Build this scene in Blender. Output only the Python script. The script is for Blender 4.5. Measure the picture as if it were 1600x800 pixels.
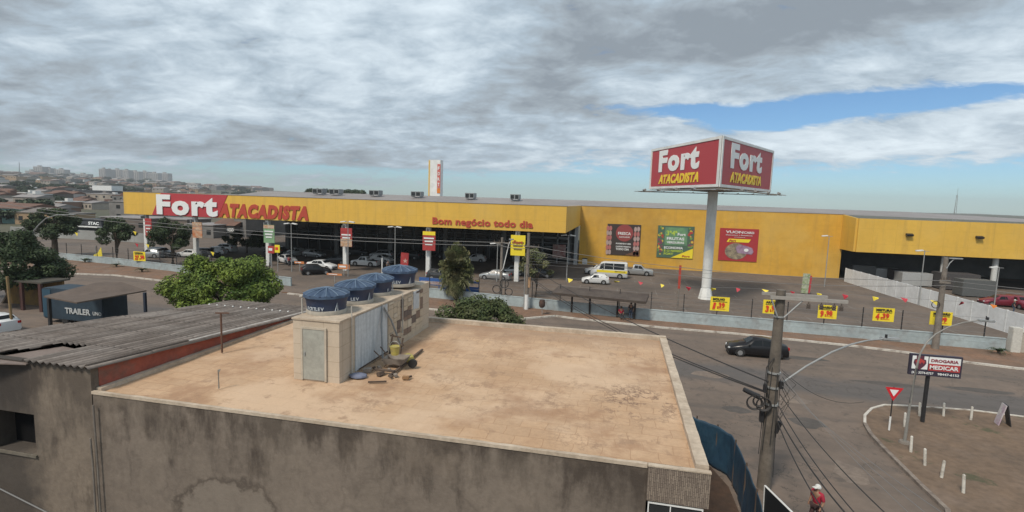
import bpy, bmesh, math, random
import numpy as np
from mathutils import Vector, Matrix, noise
for o in list(bpy.data.objects): bpy.data.objects.remove(o)
random.seed(7)
R = math.radians
scene = bpy.context.scene
col = scene.collection
# ------------------------------------------------------------------ camera
CH = 11.5; F = 800.0
_Y = np.array([171, -82, F]); _Y /= np.linalg.norm(_Y)
_X = np.array([3842, 208, -800.]); _X -= _Y*(_X@_Y); _X /= np.linalg.norm(_X)
_U = np.cross(_X, _Y)          # axes of the world seen from the camera (x right, y down, z forward)
def ray(px, py):
    d = np.array([px-800, py-400, F]); return (d@_X, d@_Y, d@_U)
def G(px, py, z=0.0):
    r = ray(px, py); t = (z-CH)/r[2]; return (r[0]*t, r[1]*t, z)
def D(px, py, y):
    r = ray(px, py); t = y/r[1]; return (r[0]*t, y, r[2]*t+CH)
cam = bpy.data.cameras.new('camera'); camo = bpy.data.objects.new('camera', cam); col.objects.link(camo)
cam.sensor_width = 36; cam.lens = 18; cam.clip_end = 20000; cam.clip_start = 0.05
cx = Vector((_X[0], _Y[0], _U[0])); cy = -Vector((_X[1], _Y[1], _U[1])); cz = -Vector((_X[2], _Y[2], _U[2]))
m = Matrix((cx, cy, cz)).transposed().to_4x4(); m.translation = Vector((0, 0, CH)); camo.matrix_world = m
scene.camera = camo
# ------------------------------------------------------------------ light, sky
SUN_EL, SUN_AZ = R(52), R(205)      # azimuth from +Y clockwise: behind the camera
sun = bpy.data.lights.new('sun', 'SUN'); sun.energy = 2.1; sun.angle = R(12); sun.color = (1, .90, .77)
suno = bpy.data.objects.new('sun', sun); col.objects.link(suno)
sd = Vector((math.sin(SUN_AZ)*math.cos(SUN_EL), math.cos(SUN_AZ)*math.cos(SUN_EL), math.sin(SUN_EL)))
suno.rotation_euler = sd.to_track_quat('Z', 'Y').to_euler()
scene.view_settings.view_transform = 'Standard'; scene.view_settings.look = 'None'
scene.view_settings.exposure = 0.62; scene.view_settings.gamma = 1
world = bpy.data.worlds.new('World'); scene.world = world; world.use_nodes = True
wt = world.node_tree; wt.nodes.clear(); wl = wt.links
def wn(t, **k):
    n = wt.nodes.new(t)
    for a, b in k.items(): setattr(n, a, b)
    return n
def wm(op, a, b=None, c=None, clamp=False):
    n = wn('ShaderNodeMath', operation=op, use_clamp=clamp)
    for i, v in enumerate((a, b, c)):
        if v is None: continue
        if isinstance(v, (int, float)): n.inputs[i].default_value = v
        else: wl.new(v, n.inputs[i])
    return n.outputs[0]
tc = wn('ShaderNodeTexCoord'); sp = wn('ShaderNodeSeparateXYZ'); wl.new(tc.outputs['Generated'], sp.inputs[0])
dx, dy, dz = sp.outputs
az = wm('ARCTAN2', dx, dy); el = wm('ARCSINE', dz)
def azel(px, py):
    r = ray(px, py); n = math.sqrt(sum(c*c for c in r)); return math.atan2(r[0], r[1]), math.asin(r[2]/n)
def blob(px, py, wx, wy, tilt=0.0):
    a, e = azel(px, py); sa = wx/800*.8; se = wy/800*.8
    da = wm('SUBTRACT', az, a); de = wm('SUBTRACT', el, e)
    de = wm('SUBTRACT', de, wm('MULTIPLY', da, tilt))
    q = wm('ADD', wm('POWER', wm('ABSOLUTE', wm('DIVIDE', da, sa)), 2), wm('POWER', wm('ABSOLUTE', wm('DIVIDE', de, se)), 2))
    return wm('POWER', 2.718, wm('MULTIPLY', q, -1))
zz = wm('ADD', wm('MAXIMUM', dz, 0), .21)
cb = wn('ShaderNodeCombineXYZ'); wl.new(wm('DIVIDE', dx, zz), cb.inputs[0]); wl.new(wm('DIVIDE', dy, zz), cb.inputs[1])
def wnoise(scale, detail, rough, dist, off):
    mp = wn('ShaderNodeMapping'); mp.inputs['Location'].default_value = off; wl.new(cb.outputs[0], mp.inputs[0])
    mp.inputs['Rotation'].default_value = (0, 0, R(-20)); mp.inputs['Scale'].default_value = (1, 1.25, 1)
    n = wn('ShaderNodeTexNoise'); n.inputs['Scale'].default_value = scale; n.inputs['Detail'].default_value = detail
    n.inputs['Roughness'].default_value = rough; n.inputs['Distortion'].default_value = dist
    wl.new(mp.outputs[0], n.inputs[0]); return n.outputs[0]
n1 = wnoise(1.7, 10, .61, .45, (3.1, 1.2, 0)); n2 = wnoise(5.6, 10, .64, .4, (8, 2, 5)); n3 = wnoise(.33, 3, .5, .2, (1, 7, 2))
shade = wm('ADD', wm('ADD', wm('MULTIPLY', n1, .66), wm('MULTIPLY', n2, .34)), wm('MULTIPLY', wm('SUBTRACT', n3, .5), .5))
# broad dark and light regions of the cloud deck
for (px, py, wx, wy, t, s) in [(1150, 60, 330, 90, .0, -.115), (860, 120, 170, 90, 0, -.06), (1010, 215, 170, 30, 0, -.03), (1300, 20, 330, 45, 0, -.06), (250, 215, 330, 40, 0, -.04), (420, 150, 240, 30, .1, .03), (400, 60, 260, 70, 0, .085), (660, 90, 160, 90, 0, .05),
                               (1420, 100, 240, 45, .25, .10), (1330, 215, 260, 22, 0, .08), (950, 235, 200, 22, .0, .07), (150, 170, 330, 60, 0, -.03), (1560, 15, 200, 40, 0, -.05), (90, 60, 160, 50, 0, -.02)]:
    shade = wm('ADD', shade, wm('MULTIPLY', blob(px, py, wx, wy, t), s))
shade = wm('ADD', shade, .03)
cr = wn('ShaderNodeValToRGB'); wl.new(shade, cr.inputs[0])
e = cr.color_ramp.elements
e[0].position = .36; e[0].color = (.19, .222, .255, 1); e[1].position = .72; e[1].color = (.565, .635, .685, 1)
for p, c in ((.43, (.245, .285, .322, 1)), (.505, (.30, .365, .425, 1)), (.585, (.405, .473, .53, 1))):
    q = e.new(p); q.color = c
# where the deck is open: a strip of blue right, and the low sky
hole = wm('ADD', blob(1370, 160, 270, 19, .02), blob(1190, 190, 90, 16, .0))
hole = wm('ADD', hole, wm('MULTIPLY', blob(1075, 172, 60, 12, 0), .8))
hole = wm('ADD', hole, wm('MULTIPLY', blob(970, 165, 60, 9, 0), .4)); hole = wm('ADD', hole, wm('MULTIPLY', blob(470, 262, 220, 12, 0), .55))
azk = wm('MULTIPLY', wm('ADD', az, R(30)), 2.2, clamp=True)                 # 0 far left, 1 to the right
base_el = wm('ADD', wm('MULTIPLY', azk, R(2.9)), R(-.3))
low = wm('SUBTRACT', 1, wm('DIVIDE', wm('SUBTRACT', el, base_el), R(3.4), clamp=True))
openv = wm('ADD', wm('MULTIPLY', hole, .75), wm('MULTIPLY', low, .70))
dens = wm('SUBTRACT', wm('ADD', wm('MULTIPLY', wm('ADD', wm('MULTIPLY', n1, .6), wm('MULTIPLY', n2, .6)), 1.6), -.36), openv)
cov = wm('DIVIDE', wm('SUBTRACT', dens, .12), .26, clamp=True)
sky = wn('ShaderNodeTexSky', sky_type='NISHITA'); sky.sun_disc = False; sky.sun_elevation = SUN_EL; sky.sun_rotation = SUN_AZ
sky.air_density = 1.0; sky.dust_density = .6; sky.ozone_density = 1.5; sky.altitude = 1000
tn = wn('ShaderNodeMix', data_type='RGBA', blend_type='MULTIPLY'); tn.inputs[0].default_value = 1; wl.new(sky.outputs[0], tn.inputs[6]); tn.inputs[7].default_value = (.62, .84, 1, 1)
b1 = wn('ShaderNodeBackground'); wl.new(tn.outputs[2], b1.inputs[0]); b1.inputs[1].default_value = .075
b2 = wn('ShaderNodeBackground'); wl.new(cr.outputs[0], b2.inputs[0]); b2.inputs[1].default_value = 1.0
ms = wn('ShaderNodeMixShader'); wl.new(cov, ms.inputs[0]); wl.new(b1.outputs[0], ms.inputs[1]); wl.new(b2.outputs[0], ms.inputs[2])
wo = wn('ShaderNodeOutputWorld'); wl.new(ms.outputs[0], wo.inputs[0])

# ------------------------------------------------------------------ materials
MATS = {}
def mat(name, c, rough=.8, c2=None, scale=1.0, amt=.5, fine=.12, fscale=8, bump=0.0, metal=0.0, extra=None, detail=6, cut=(.35, .65), spec=None, coord='pos', c3=None, s3=.3):
    """principled surface: a colour, a second colour through noise, fine value variation, bump"""
    if name in MATS: return MATS[name]
    M = bpy.data.materials.new(name); M.use_nodes = True; MATS[name] = M
    nt = M.node_tree; L = nt.links; b = nt.nodes['Principled BSDF']
    b.inputs['Roughness'].default_value = rough; b.inputs['Metallic'].default_value = metal
    if spec is not None: b.inputs['Specular IOR Level'].default_value = spec
    def N(t, **k):
        n = nt.nodes.new(t)
        for a_, b_ in k.items(): setattr(n, a_, b_)
        return n
    if coord == 'pos': g = N('ShaderNodeNewGeometry').outputs['Position']
    else: g = N('ShaderNodeTexCoord').outputs['Object']
    def noise_(s, d, off=0, rg=.6):
        n = N('ShaderNodeTexNoise'); n.inputs['Scale'].default_value = s; n.inputs['Detail'].default_value = d; n.inputs['Roughness'].default_value = rg
        mp = N('ShaderNodeMapping'); mp.inputs['Location'].default_value = (off, off*1.3, off*.7); L.new(g, mp.inputs[0]); L.new(mp.outputs[0], n.inputs[0]); return n.outputs[0]
    def mix(f, a_, b_, typ='MIX'):
        n = N('ShaderNodeMix', data_type='RGBA', blend_type=typ)
        for i, v in ((0, f), (6, a_), (7, b_)):
            if isinstance(v, (int, float)): n.inputs[i].default_value = v
            elif isinstance(v, tuple): n.inputs[i].default_value = (*v, 1) if len(v) == 3 else v
            else: L.new(v, n.inputs[i])
        return n.outputs[2]
    def rng(v, lo, hi, a_=0, b_=1):
        n = N('ShaderNodeMapRange'); L.new(v, n.inputs[0]); n.inputs[1].default_value = lo; n.inputs[2].default_value = hi; n.inputs[3].default_value = a_; n.inputs[4].default_value = b_; return n.outputs[0]
    out = None
    if c2 is not None: out = mix(rng(noise_(scale, detail), cut[0], cut[1], 0, amt*2 if amt < .5 else 1), c, c2)
    if c3 is not None: out = mix(rng(noise_(s3, 7, 11), .5, .68, 0, .85), out if out is not None else c, c3)
    if fine:
        v = rng(noise_(fscale, 4, 5), .3, .7, 1-fine, 1+fine)
        cv = N('ShaderNodeCombineColor'); [L.new(v, cv.inputs[i]) for i in range(3)]
        out = mix(1.0, out if out is not None else c, cv.outputs[0], 'MULTIPLY')
    if extra: out = extra(dict(N=N, L=L, mix=mix, rng=rng, noise=noise_, g=g, nt=nt, b=b), out if out is not None else c)
    if out is None: b.inputs['Base Color'].default_value = (*c, 1)
    elif isinstance(out, tuple): b.inputs['Base Color'].default_value = (*out, 1)
    else: L.new(out, b.inputs['Base Color'])
    if bump:
        bn = N('ShaderNodeBump'); bn.inputs['Strength'].default_value = bump; bn.inputs['Distance'].default_value = .03
        L.new(noise_(fscale*2, 6, 2), bn.inputs['Height']); L.new(bn.outputs[0], b.inputs['Normal'])
    return M
def math_(E_, op, a_, b_=None, cl=False):
    n = E_['N']('ShaderNodeMath', operation=op, use_clamp=cl)
    for i, v in enumerate((a_, b_)):
        if v is None: continue
        if isinstance(v, (int, float)): n.inputs[i].default_value = v
        else: E_['L'].new(v, n.inputs[i])
    return n.outputs[0]
def sep(E_):
    s = E_['N']('ShaderNodeSeparateXYZ'); E_['L'].new(E_['g'], s.inputs[0]); return s.outputs

def ex_road(E_, c):          # dusty asphalt with a band of newer, bluer asphalt down the carriageway and tyre-dark lanes
    x, y, z = sep(E_)
    yy = math_(E_, 'ADD', y, math_(E_, 'MULTIPLY', x, .05))
    yy = math_(E_, 'ADD', yy, math_(E_, 'MULTIPLY', E_['noise'](.12, 5, 3), 5.0))
    d = math_(E_, 'ABSOLUTE', math_(E_, 'SUBTRACT', yy, 39.6))
    f = E_['rng'](d, 1.4, 2.6, .6, 0)
    c = E_['mix'](f, c, (.070, .073, .078))
    p = E_['rng'](E_['noise'](.35, 8, 9, .7), .58, .66, 0, .6)
    c = E_['mix'](p, c, (.18, .13, .10))
    cr_ = E_['rng'](math_(E_, 'ABSOLUTE', math_(E_, 'SUBTRACT', E_['noise'](.22, 8, 51, .62), .5)), .0, .006, .7, 0); c = E_['mix'](cr_, c, (.04, .034, .03))
    o = E_['rng'](E_['noise'](.9, 6, 63), .62, .70, 0, .5); c = E_['mix'](o, c, (.055, .047, .042))
    mp = E_['N']('ShaderNodeMapping'); mp.inputs['Scale'].default_value = (.03, .9, 1); mp.inputs['Rotation'].default_value = (0, 0, .05); E_['L'].new(E_['g'], mp.inputs[0]); n = E_['N']('ShaderNodeTexNoise'); n.inputs['Scale'].default_value = 1.0; n.inputs['Detail'].default_value = 4; E_['L'].new(mp.outputs[0], n.inputs[0])
    return E_['mix'](E_['rng'](n.outputs[0], .5, .66, 0, .4), c, (.075, .066, .06))
ROAD = mat('asphalt', (.125, .099, .081), .9, (.165, .126, .10), .25, .5, .10, 3, .25, extra=ex_road)
def ex_lot(E_, c):           # faded bay lines, oil marks
    x, y, z = sep(E_)
    fr = math_(E_, 'FRACT', math_(E_, 'MULTIPLY', x, .4)); ln = math_(E_, 'LESS_THAN', fr, .05)
    fy_ = math_(E_, 'FRACT', math_(E_, 'DIVIDE', y, 11.0)); ln = math_(E_, 'MULTIPLY', ln, math_(E_, 'LESS_THAN', fy_, .45))
    wr = E_['rng'](E_['noise'](.5, 6, 12), .42, .62, 0, .45); c = E_['mix'](math_(E_, 'MULTIPLY', ln, wr), c, (.30, .28, .25))
    o = E_['rng'](E_['noise'](.6, 5, 33), .62, .70, 0, .6); return E_['mix'](o, c, (.04, .034, .03))
LOT = mat('parking_asphalt', (.108, .086, .071), .9, (.148, .115, .092), .18, .5, .12, 2.5, .2, c3=(.074, .062, .054), s3=.12, extra=ex_lot)
DIRT = mat('dirt', (.20, .115, .072), .95, (.14, .092, .064), .5, .5, .2, 4, .5, c3=(.19, .14, .11), s3=.4)
def ex_isl(E_, c):
    g = E_['rng'](E_['noise'](.33, 7, 21, .7), .60, .66, 0, .8)
    return E_['mix'](g, c, (.055, .062, .03))
ISL = mat('island_dirt', (.165, .112, .074), .95, (.12, .085, .06), .35, .5, .2, 3, .5, extra=ex_isl, c3=(.17, .125, .095), s3=.25)
LAND = mat('land', (.10, .085, .06), .95, (.05, .06, .03), .012, .5, .2, .1)
WHITEKERB = mat('kerb_paint', (.50, .47, .42), .85, (.24, .20, .17), 1.5, .5, .15, 9, cut=(.5, .68))
KERB = mat('kerb_stone', (.26, .22, .185), .9, (.15, .12, .10), 2, .5, .2, 9)
def ex_yel(E_, c):           # faint sheet joints of the cladding
    x, y, z = sep(E_)
    fr = math_(E_, 'FRACT', math_(E_, 'MULTIPLY', x, .31)); j = math_(E_, 'LESS_THAN', fr, .012)
    c = E_['mix'](math_(E_, 'MULTIPLY', j, .35), c, (.35, .2, .02))
    fz = math_(E_, 'FRACT', math_(E_, 'ADD', math_(E_, 'MULTIPLY', z, .42), .3)); j = math_(E_, 'LESS_THAN', fz, .015)
    c = E_['mix'](math_(E_, 'MULTIPLY', j, .3), c, (.35, .2, .02))
    mp = E_['N']('ShaderNodeMapping'); mp.inputs['Scale'].default_value = (1.1, 1.1, .09); E_['L'].new(E_['g'], mp.inputs[0]); n = E_['N']('ShaderNodeTexNoise'); n.inputs['Scale'].default_value = 1.0; n.inputs['Detail'].default_value = 6; E_['L'].new(mp.outputs[0], n.inputs[0])
    c = E_['mix'](E_['rng'](n.outputs[0], .52, .72, 0, .35), c, (.36, .23, .07))
    return E_['mix'](E_['rng'](E_['noise'](.14, 6, 44), .48, .62, 0, .35), c, (.62, .42, .12))
YEL = mat('yellow_paint', (.69, .43, .07), .55, (.63, .385, .06), .12, .5, .04, 1.5, extra=ex_yel)
YELW = mat('yellow_wall_paint', (.62, .35, .045), .6, (.54, .30, .036), .15, .5, .06, 1.2, extra=ex_yel, c3=(.42, .235, .04), s3=.08)
REDL = mat('red_panel', (.42, .045, .055), .5, fine=.05)
REDT = mat('red_letter', (.42, .06, .035), .5, fine=.05)
WHITE = mat('white_paint', (.72, .73, .72), .5, (.60, .61, .60), 1, .5, .04)
WALLB = mat('pale_blue_wall', (.36, .425, .44), .8, (.28, .33, .345), .5, .5, .1, 3, .1, c3=(.24, .25, .25), s3=.9)
ROOFG = mat('metal_roof', (.26, .24, .232), .6, (.21, .19, .183), .1, .5, .1, .8)
DARK = mat('dark_interior', (.085, .085, .086), .8, (.12, .118, .115), .3, .5, .1, 1)
CEIL = mat('ceiling_sheet', (.20, .20, .195), .8, fine=.15, fscale=1)
GLASSD = mat('dark_glass', (.025, .028, .03), .15, fine=0)
MULL = mat('grey_metal', (.22, .235, .24), .5, fine=.1)
GALV = mat('galvanised', (.36, .37, .37), .45, (.28, .29, .29), 3, .5, .08, metal=.3)
BLACK = mat('black_paint', (.02, .02, .022), .5, fine=.1)
WIRE = mat('cable_black', (.03, .028, .028), .7, fine=0)
WIREG = mat('cable_grey', (.17, .17, .17), .6, fine=0)
CONC = mat('pole_concrete', (.205, .18, .155), .9, (.15, .13, .112), 2, .5, .15, 6, .3)
BROWNM = mat('brown_sheet', (.06, .045, .038), .8, (.085, .068, .056), 1, .5, .15, 3)
YSIGN = mat('yellow_card', (.78, .62, .03), .6, fine=.04)
INKR = mat('red_ink', (.62, .045, .02), .6, fine=0)
INKB = mat('black_ink', (.03, .025, .02), .6, fine=0)
LTXT = mat('white_letter', (.74, .76, .76), .5, fine=0)
YTXT = mat('yellow_letter', (.78, .56, .04), .5, fine=0)
TRUNK = mat('bark', (.10, .078, .058), .95, (.06, .047, .036), 3, .5, .2, 8, .4)
TYRE = mat('tyre_rubber', (.018, .018, .018), .85, fine=.1)
RIM = mat('wheel_alloy', (.35, .36, .37), .35, metal=.6, fine=0)
LAMPW = mat('headlamp_lens', (.65, .68, .70), .15, fine=0)
LAMPR = mat('tail_lens', (.35, .01, .01), .25, fine=0)
SKIN = mat('skin', (.30, .17, .11), .6, fine=.05)
def leafmat(name, c, c2, c3=None):
    def ex(E_, cc):
        oi = E_['N']('ShaderNodeNewGeometry')
        v = E_['rng'](oi.outputs['Random Per Island'], 0, 1, .62, 1.4)
        cv = E_['N']('ShaderNodeCombineColor'); [E_['L'].new(v, cv.inputs[i]) for i in range(3)]
        return E_['mix'](1.0, cc, cv.outputs[0], 'MULTIPLY')
    return mat(name, c, .6, c2, .9, .5, 0, extra=ex, spec=.25)
LEAF = leafmat('leaf_green', (.15, .20, .03), (.06, .105, .022))
LEAFD = leafmat('leaf_dark', (.048, .070, .028), (.028, .046, .020))
LEAFB = leafmat('leaf_bush', (.045, .068, .022), (.07, .08, .03))
LEAFP = leafmat('leaf_palm', (.085, .105, .042), (.14, .13, .065))
LEAFF = leafmat('leaf_far', (.042, .058, .030), (.026, .04, .022))

# ------------------------------------------------------------------ mesh helpers
class MB:
    def __init__(s): s.v = []; s.f = []; s.mi = []; s.m = 0
    def add(s, vs, fs, mi=None):
        o = len(s.v); s.v += [tuple(p) for p in vs]; s.f += [tuple(i+o for i in f) for f in fs]; s.mi += [s.m if mi is None else mi]*len(fs); return s
    def box(s, c, d, rz=0, rx=0, ry=0, mi=None, bev=0):
        c = Vector(c); rot = Matrix.Rotation(rz, 3, 'Z') @ Matrix.Rotation(ry, 3, 'Y') @ Matrix.Rotation(rx, 3, 'X')
        hx, hy, hz = d[0]/2, d[1]/2, d[2]/2
        if bev:
            bm = bmesh.new(); bmesh.ops.create_cube(bm, size=1)
            for v in bm.verts: v.co = Vector((v.co.x*d[0], v.co.y*d[1], v.co.z*d[2]))
            bmesh.ops.bevel(bm, geom=list(bm.edges), offset=bev, segments=2, affect='EDGES')
            bm.verts.ensure_lookup_table(); vs = [c+rot@v.co for v in bm.verts]; fs = [[v.index for v in f.verts] for f in bm.faces]; bm.free(); return s.add(vs, fs, mi)
        vs = [c+rot@Vector((x*hx, y*hy, z*hz)) for x in (-1, 1) for y in (-1, 1) for z in (-1, 1)]
        return s.add(vs, [(0, 1, 3, 2), (4, 6, 7, 5), (0, 4, 5, 1), (2, 3, 7, 6), (0, 2, 6, 4), (1, 5, 7, 3)], mi)
    def bb(s, x0, x1, y0, y1, z0, z1, mi=None): return s.box(((x0+x1)/2, (y0+y1)/2, (z0+z1)/2), (x1-x0, y1-y0, z1-z0), mi=mi)
    def cyl(s, a, b, r0, r1=None, n=12, mi=None, cap=True):
        a = Vector(a); b = Vector(b); r1 = r0 if r1 is None else r1; d = (b-a).normalized()
        u = d.orthogonal().normalized(); w = d.cross(u)
        vs = [p+(u*math.cos(t)+w*math.sin(t))*r for p, r in ((a, r0), (b, r1)) for t in [2*math.pi*i/n for i in range(n)]]
        fs = [(i, (i+1) % n, n+(i+1) % n, n+i) for i in range(n)]
        if cap: fs += [tuple(range(n-1, -1, -1)), tuple(range(n, 2*n))]
        return s.add(vs, fs, mi)
    def tube(s, pts, r, n=6, mi=None, rr=None):
        pts = [Vector(p) for p in pts]; vs = []; fs = []; K = len(pts)
        ref = Vector((0, 0, 1))
        for i, p in enumerate(pts):
            d = (pts[min(i+1, K-1)]-pts[max(i-1, 0)]).normalized()
            u = d.cross(ref); u = u.normalized() if u.length > .05 else d.orthogonal().normalized(); w = u.cross(d)
            q = rr[i] if rr else r
            vs += [p+(u*math.cos(2*math.pi*k/n)+w*math.sin(2*math.pi*k/n))*q for k in range(n)]
        for i in range(K-1):
            for k in range(n): fs.append((i*n+k, i*n+(k+1) % n, (i+1)*n+(k+1) % n, (i+1)*n+k))
        fs += [tuple(range(n-1, -1, -1)), tuple(range((K-1)*n, K*n))]
        return s.add(vs, fs, mi)
    def prism(s, pts, z0, z1, mi=None):      # polygon in plan
        n = len(pts); vs = [(p[0], p[1], z0) for p in pts]+[(p[0], p[1], z1) for p in pts]
        return s.add(vs, [tuple(range(n-1, -1, -1)), tuple(range(n, 2*n))]+[(i, (i+1) % n, n+(i+1) % n, n+i) for i in range(n)], mi)
    def slab(s, pts, nvec, t, mi=None):      # any planar polygon given thickness t along nvec
        nv = Vector(nvec).normalized()*t; n = len(pts); vs = [Vector(p) for p in pts]; vs += [p+nv for p in vs]
        return s.add(vs, [tuple(range(n-1, -1, -1)), tuple(range(n, 2*n))]+[(i, (i+1) % n, n+(i+1) % n, n+i) for i in range(n)], mi)
    def lathe(s, c, prof, n=24, mi=None, cap=True):
        vs = [(c[0]+r*math.cos(2*math.pi*k/n), c[1]+r*math.sin(2*math.pi*k/n), c[2]+z) for r, z in prof for k in range(n)]
        fs = [(i*n+k, i*n+(k+1) % n, (i+1)*n+(k+1) % n, (i+1)*n+k) for i in range(len(prof)-1) for k in range(n)]
        if cap: fs += [tuple(range(n-1, -1, -1)), tuple(range((len(prof)-1)*n, len(prof)*n))]
        return s.add(vs, fs, mi)
    def build(s, name, mats, parent=None, smooth=False, world=True):
        me = bpy.data.meshes.new(name)
        off = Vector((0, 0, 0))
        if parent is not None and world:
            p = parent
            while p is not None: off += Vector(p.location); p = p.parent
        me.from_pydata([(v[0]-off.x, v[1]-off.y, v[2]-off.z) for v in s.v], [], s.f)
        if not isinstance(mats, (list, tuple)): mats = [mats]
        for k in mats: me.materials.append(k)
        me.polygons.foreach_set('material_index', s.mi)
        if smooth: me.polygons.foreach_set('use_smooth', [True]*len(me.polygons))
        bm = bmesh.new(); bm.from_mesh(me); bmesh.ops.recalc_face_normals(bm, faces=bm.faces)
        if smooth:
            for e_ in bm.edges:
                if len(e_.link_faces) == 2 and e_.calc_face_angle(0) > R(38): e_.smooth = False
        bm.to_mesh(me); bm.free(); me.update()
        o = bpy.data.objects.new(name, me); col.objects.link(o)
        if parent is not None: o.parent = parent
        return o
def tag(o, label=None, cat=None, group=None, kind=None):
    if label: o['label'] = label
    if cat: o['category'] = cat
    if group: o['group'] = group
    if kind: o['kind'] = kind
    return o
def thing(name, label, cat, loc=(0, 0, 0), group=None, rz=0):
    o = bpy.data.objects.new(name, None); col.objects.link(o); o.location = loc; o.rotation_euler = (0, 0, rz); o.empty_display_size = .3
    return tag(o, label, cat, group)
def copy_tree(o, parent=None):
    c = o.copy(); col.objects.link(c)
    if parent is not None: c.parent = parent
    for ch in [q for q in bpy.data.objects if q.parent == o and q != c]: copy_tree(ch, c)
    return c
def struct(name, m_, mats, **k): return tag(m_.build(name, mats, **k), kind='structure')
def text(s_, org, right, up, w=None, h=1.0, mt=None, parent=None, bold=.0, shear=0, depth=.03, name='lettering', align='LEFT', space=1.0):
    """raised letters: org = lower-left corner of the capitals, scaled to width w and cap height h"""
    cu = bpy.data.curves.new('t', 'FONT'); cu.body = s_; cu.offset = bold; cu.shear = shear; cu.extrude = .5; cu.resolution_u = 3; cu.align_x = 'LEFT'; cu.space_character = space
    ob = bpy.data.objects.new('t', cu); col.objects.link(ob); dg = bpy.context.evaluated_depsgraph_get(); me = bpy.data.meshes.new_from_object(ob.evaluated_get(dg)); bpy.data.objects.remove(ob)
    co = np.array([v.co[:] for v in me.vertices]) if len(me.vertices) else np.zeros((1, 3))
    x0, x1 = co[:, 0].min(), co[:, 0].max(); ch_ = .70+2*bold
    sx = (w/(x1-x0)) if w else h/ch_; sy = h/ch_
    r_ = Vector(right).normalized(); u_ = Vector(up).normalized(); n_ = r_.cross(u_)
    off = Vector((0, 0, 0)); p = parent
    while p is not None: off += Vector(p.location); p = p.parent
    O = Vector(org)
    for v in me.vertices:
        q = O + r_*((v.co.x-x0)*sx) + u_*((v.co.y+bold)*sy) + n_*((v.co.z+.5)*depth) - off; v.co = q
    me.materials.clear(); me.materials.append(mt); me.name = name
    o = bpy.data.objects.new(name, me); col.objects.link(o)
    if parent is not None: o.parent = parent
    return o
XR, ZU = (1, 0, 0), (0, 0, 1)

# ------------------------------------------------------------------ terrain
def sstep(a, b, t): t = min(1, max(0, (t-a)/(b-a))); return t*t*(3-2*t)
def hgt(x, y):
    r = math.hypot(x, y)
    if r < 260: return 0.0
    a = math.degrees(math.atan2(x, y))
    A = 22*sstep(-38, -60, a) + 12 + 10*sstep(-22, -42, a)
    h = A*sstep(300, 2700, r) + 5*noise.noise(Vector((x/300, y/300, 0)))*sstep(300, 900, r)
    return h
tm = MB(); rs = [0, 60, 130, 200, 260, 330, 420, 520, 640, 780, 940, 1120, 1320, 1550, 1800, 2100, 2400, 2700, 3100, 3700, 4300]; NA = 120
for r in rs:
    for k in range(NA):
        a = 2*math.pi*k/NA; x, y = r*math.sin(a), r*math.cos(a); tm.v.append((x, y, hgt(x, y)-.06))
for i in range(len(rs)-1):
    for k in range(NA): tm.f.append((i*NA+k, i*NA+(k+1) % NA, (i+1)*NA+(k+1) % NA, (i+1)*NA+k)); tm.mi.append(0)
struct('ground', tm, LAND)
struct('road', MB().add([(-150, -10, 0), (90, -10, 0), (90, 70, 0), (-150, 70, 0)], [(0, 1, 2, 3)]), ROAD)
rp_ = random.Random(4); RPD = mat('road_repair_dark', (.07, .062, .056), .9, (.09, .078, .07), 1, .5, .15, 5, .3); RPL = mat('road_repair_pale', (.19, .15, .12), .92, (.15, .12, .10), 1, .5, .2, 5, .3)
for k, (px, py, w_, d_) in enumerate([(1110, 585, 2.4, 1.2), (1255, 560, 3.2, .9), (1260, 660, 1.6, 1.3), (1330, 740, 1.2, 2.0), (1390, 600, 4.0, .7), (960, 520, 2.2, 1.0), (1240, 625, 1.8, 1.1), (1530, 610, 3.5, .8), (1150, 640, 1.3, .9)]):
    g_ = G(px, py); pts_ = [(g_[0]+w_*math.cos(a_)*rp_.uniform(.75, 1.1)*.6, g_[1]+d_*math.sin(a_)*rp_.uniform(.75, 1.1)*.6) for a_ in np.linspace(0, 2*math.pi, 15)[:-1]]
    struct('road_patch', MB().add([(x_, y_, .005) for x_, y_ in pts_], [tuple(range(14))]), RPD if k % 3 else RPL)
# fence line along the store lot
FL = [(-130, 68.5), (-73, 61.9), (-39.6, 56.0), (-20.9, 54.8), (1.8, 51.75), (33.2, 50.1), (80, 47.5)]
def fy(x):
    for (a, b) in zip(FL, FL[1:]):
        if x <= b[0]: return a[1]+(b[1]-a[1])*(x-a[0])/(b[0]-a[0])
    return FL[-1][1]
def Fp(px, py, dy=0):        # the point of the fence plane seen at a pixel
    y = 53.
    for _ in range(12): x = D(px, py, y)[0]; y = fy(x)+dy
    return D(px, py, y)
lot = [(x, y) for x, y in FL]+[(80, 140), (-130, 140)]
struct('parking_lot', MB().add([(x, y, .006) for x, y in lot], [tuple(range(len(lot)))]), LOT)
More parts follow.
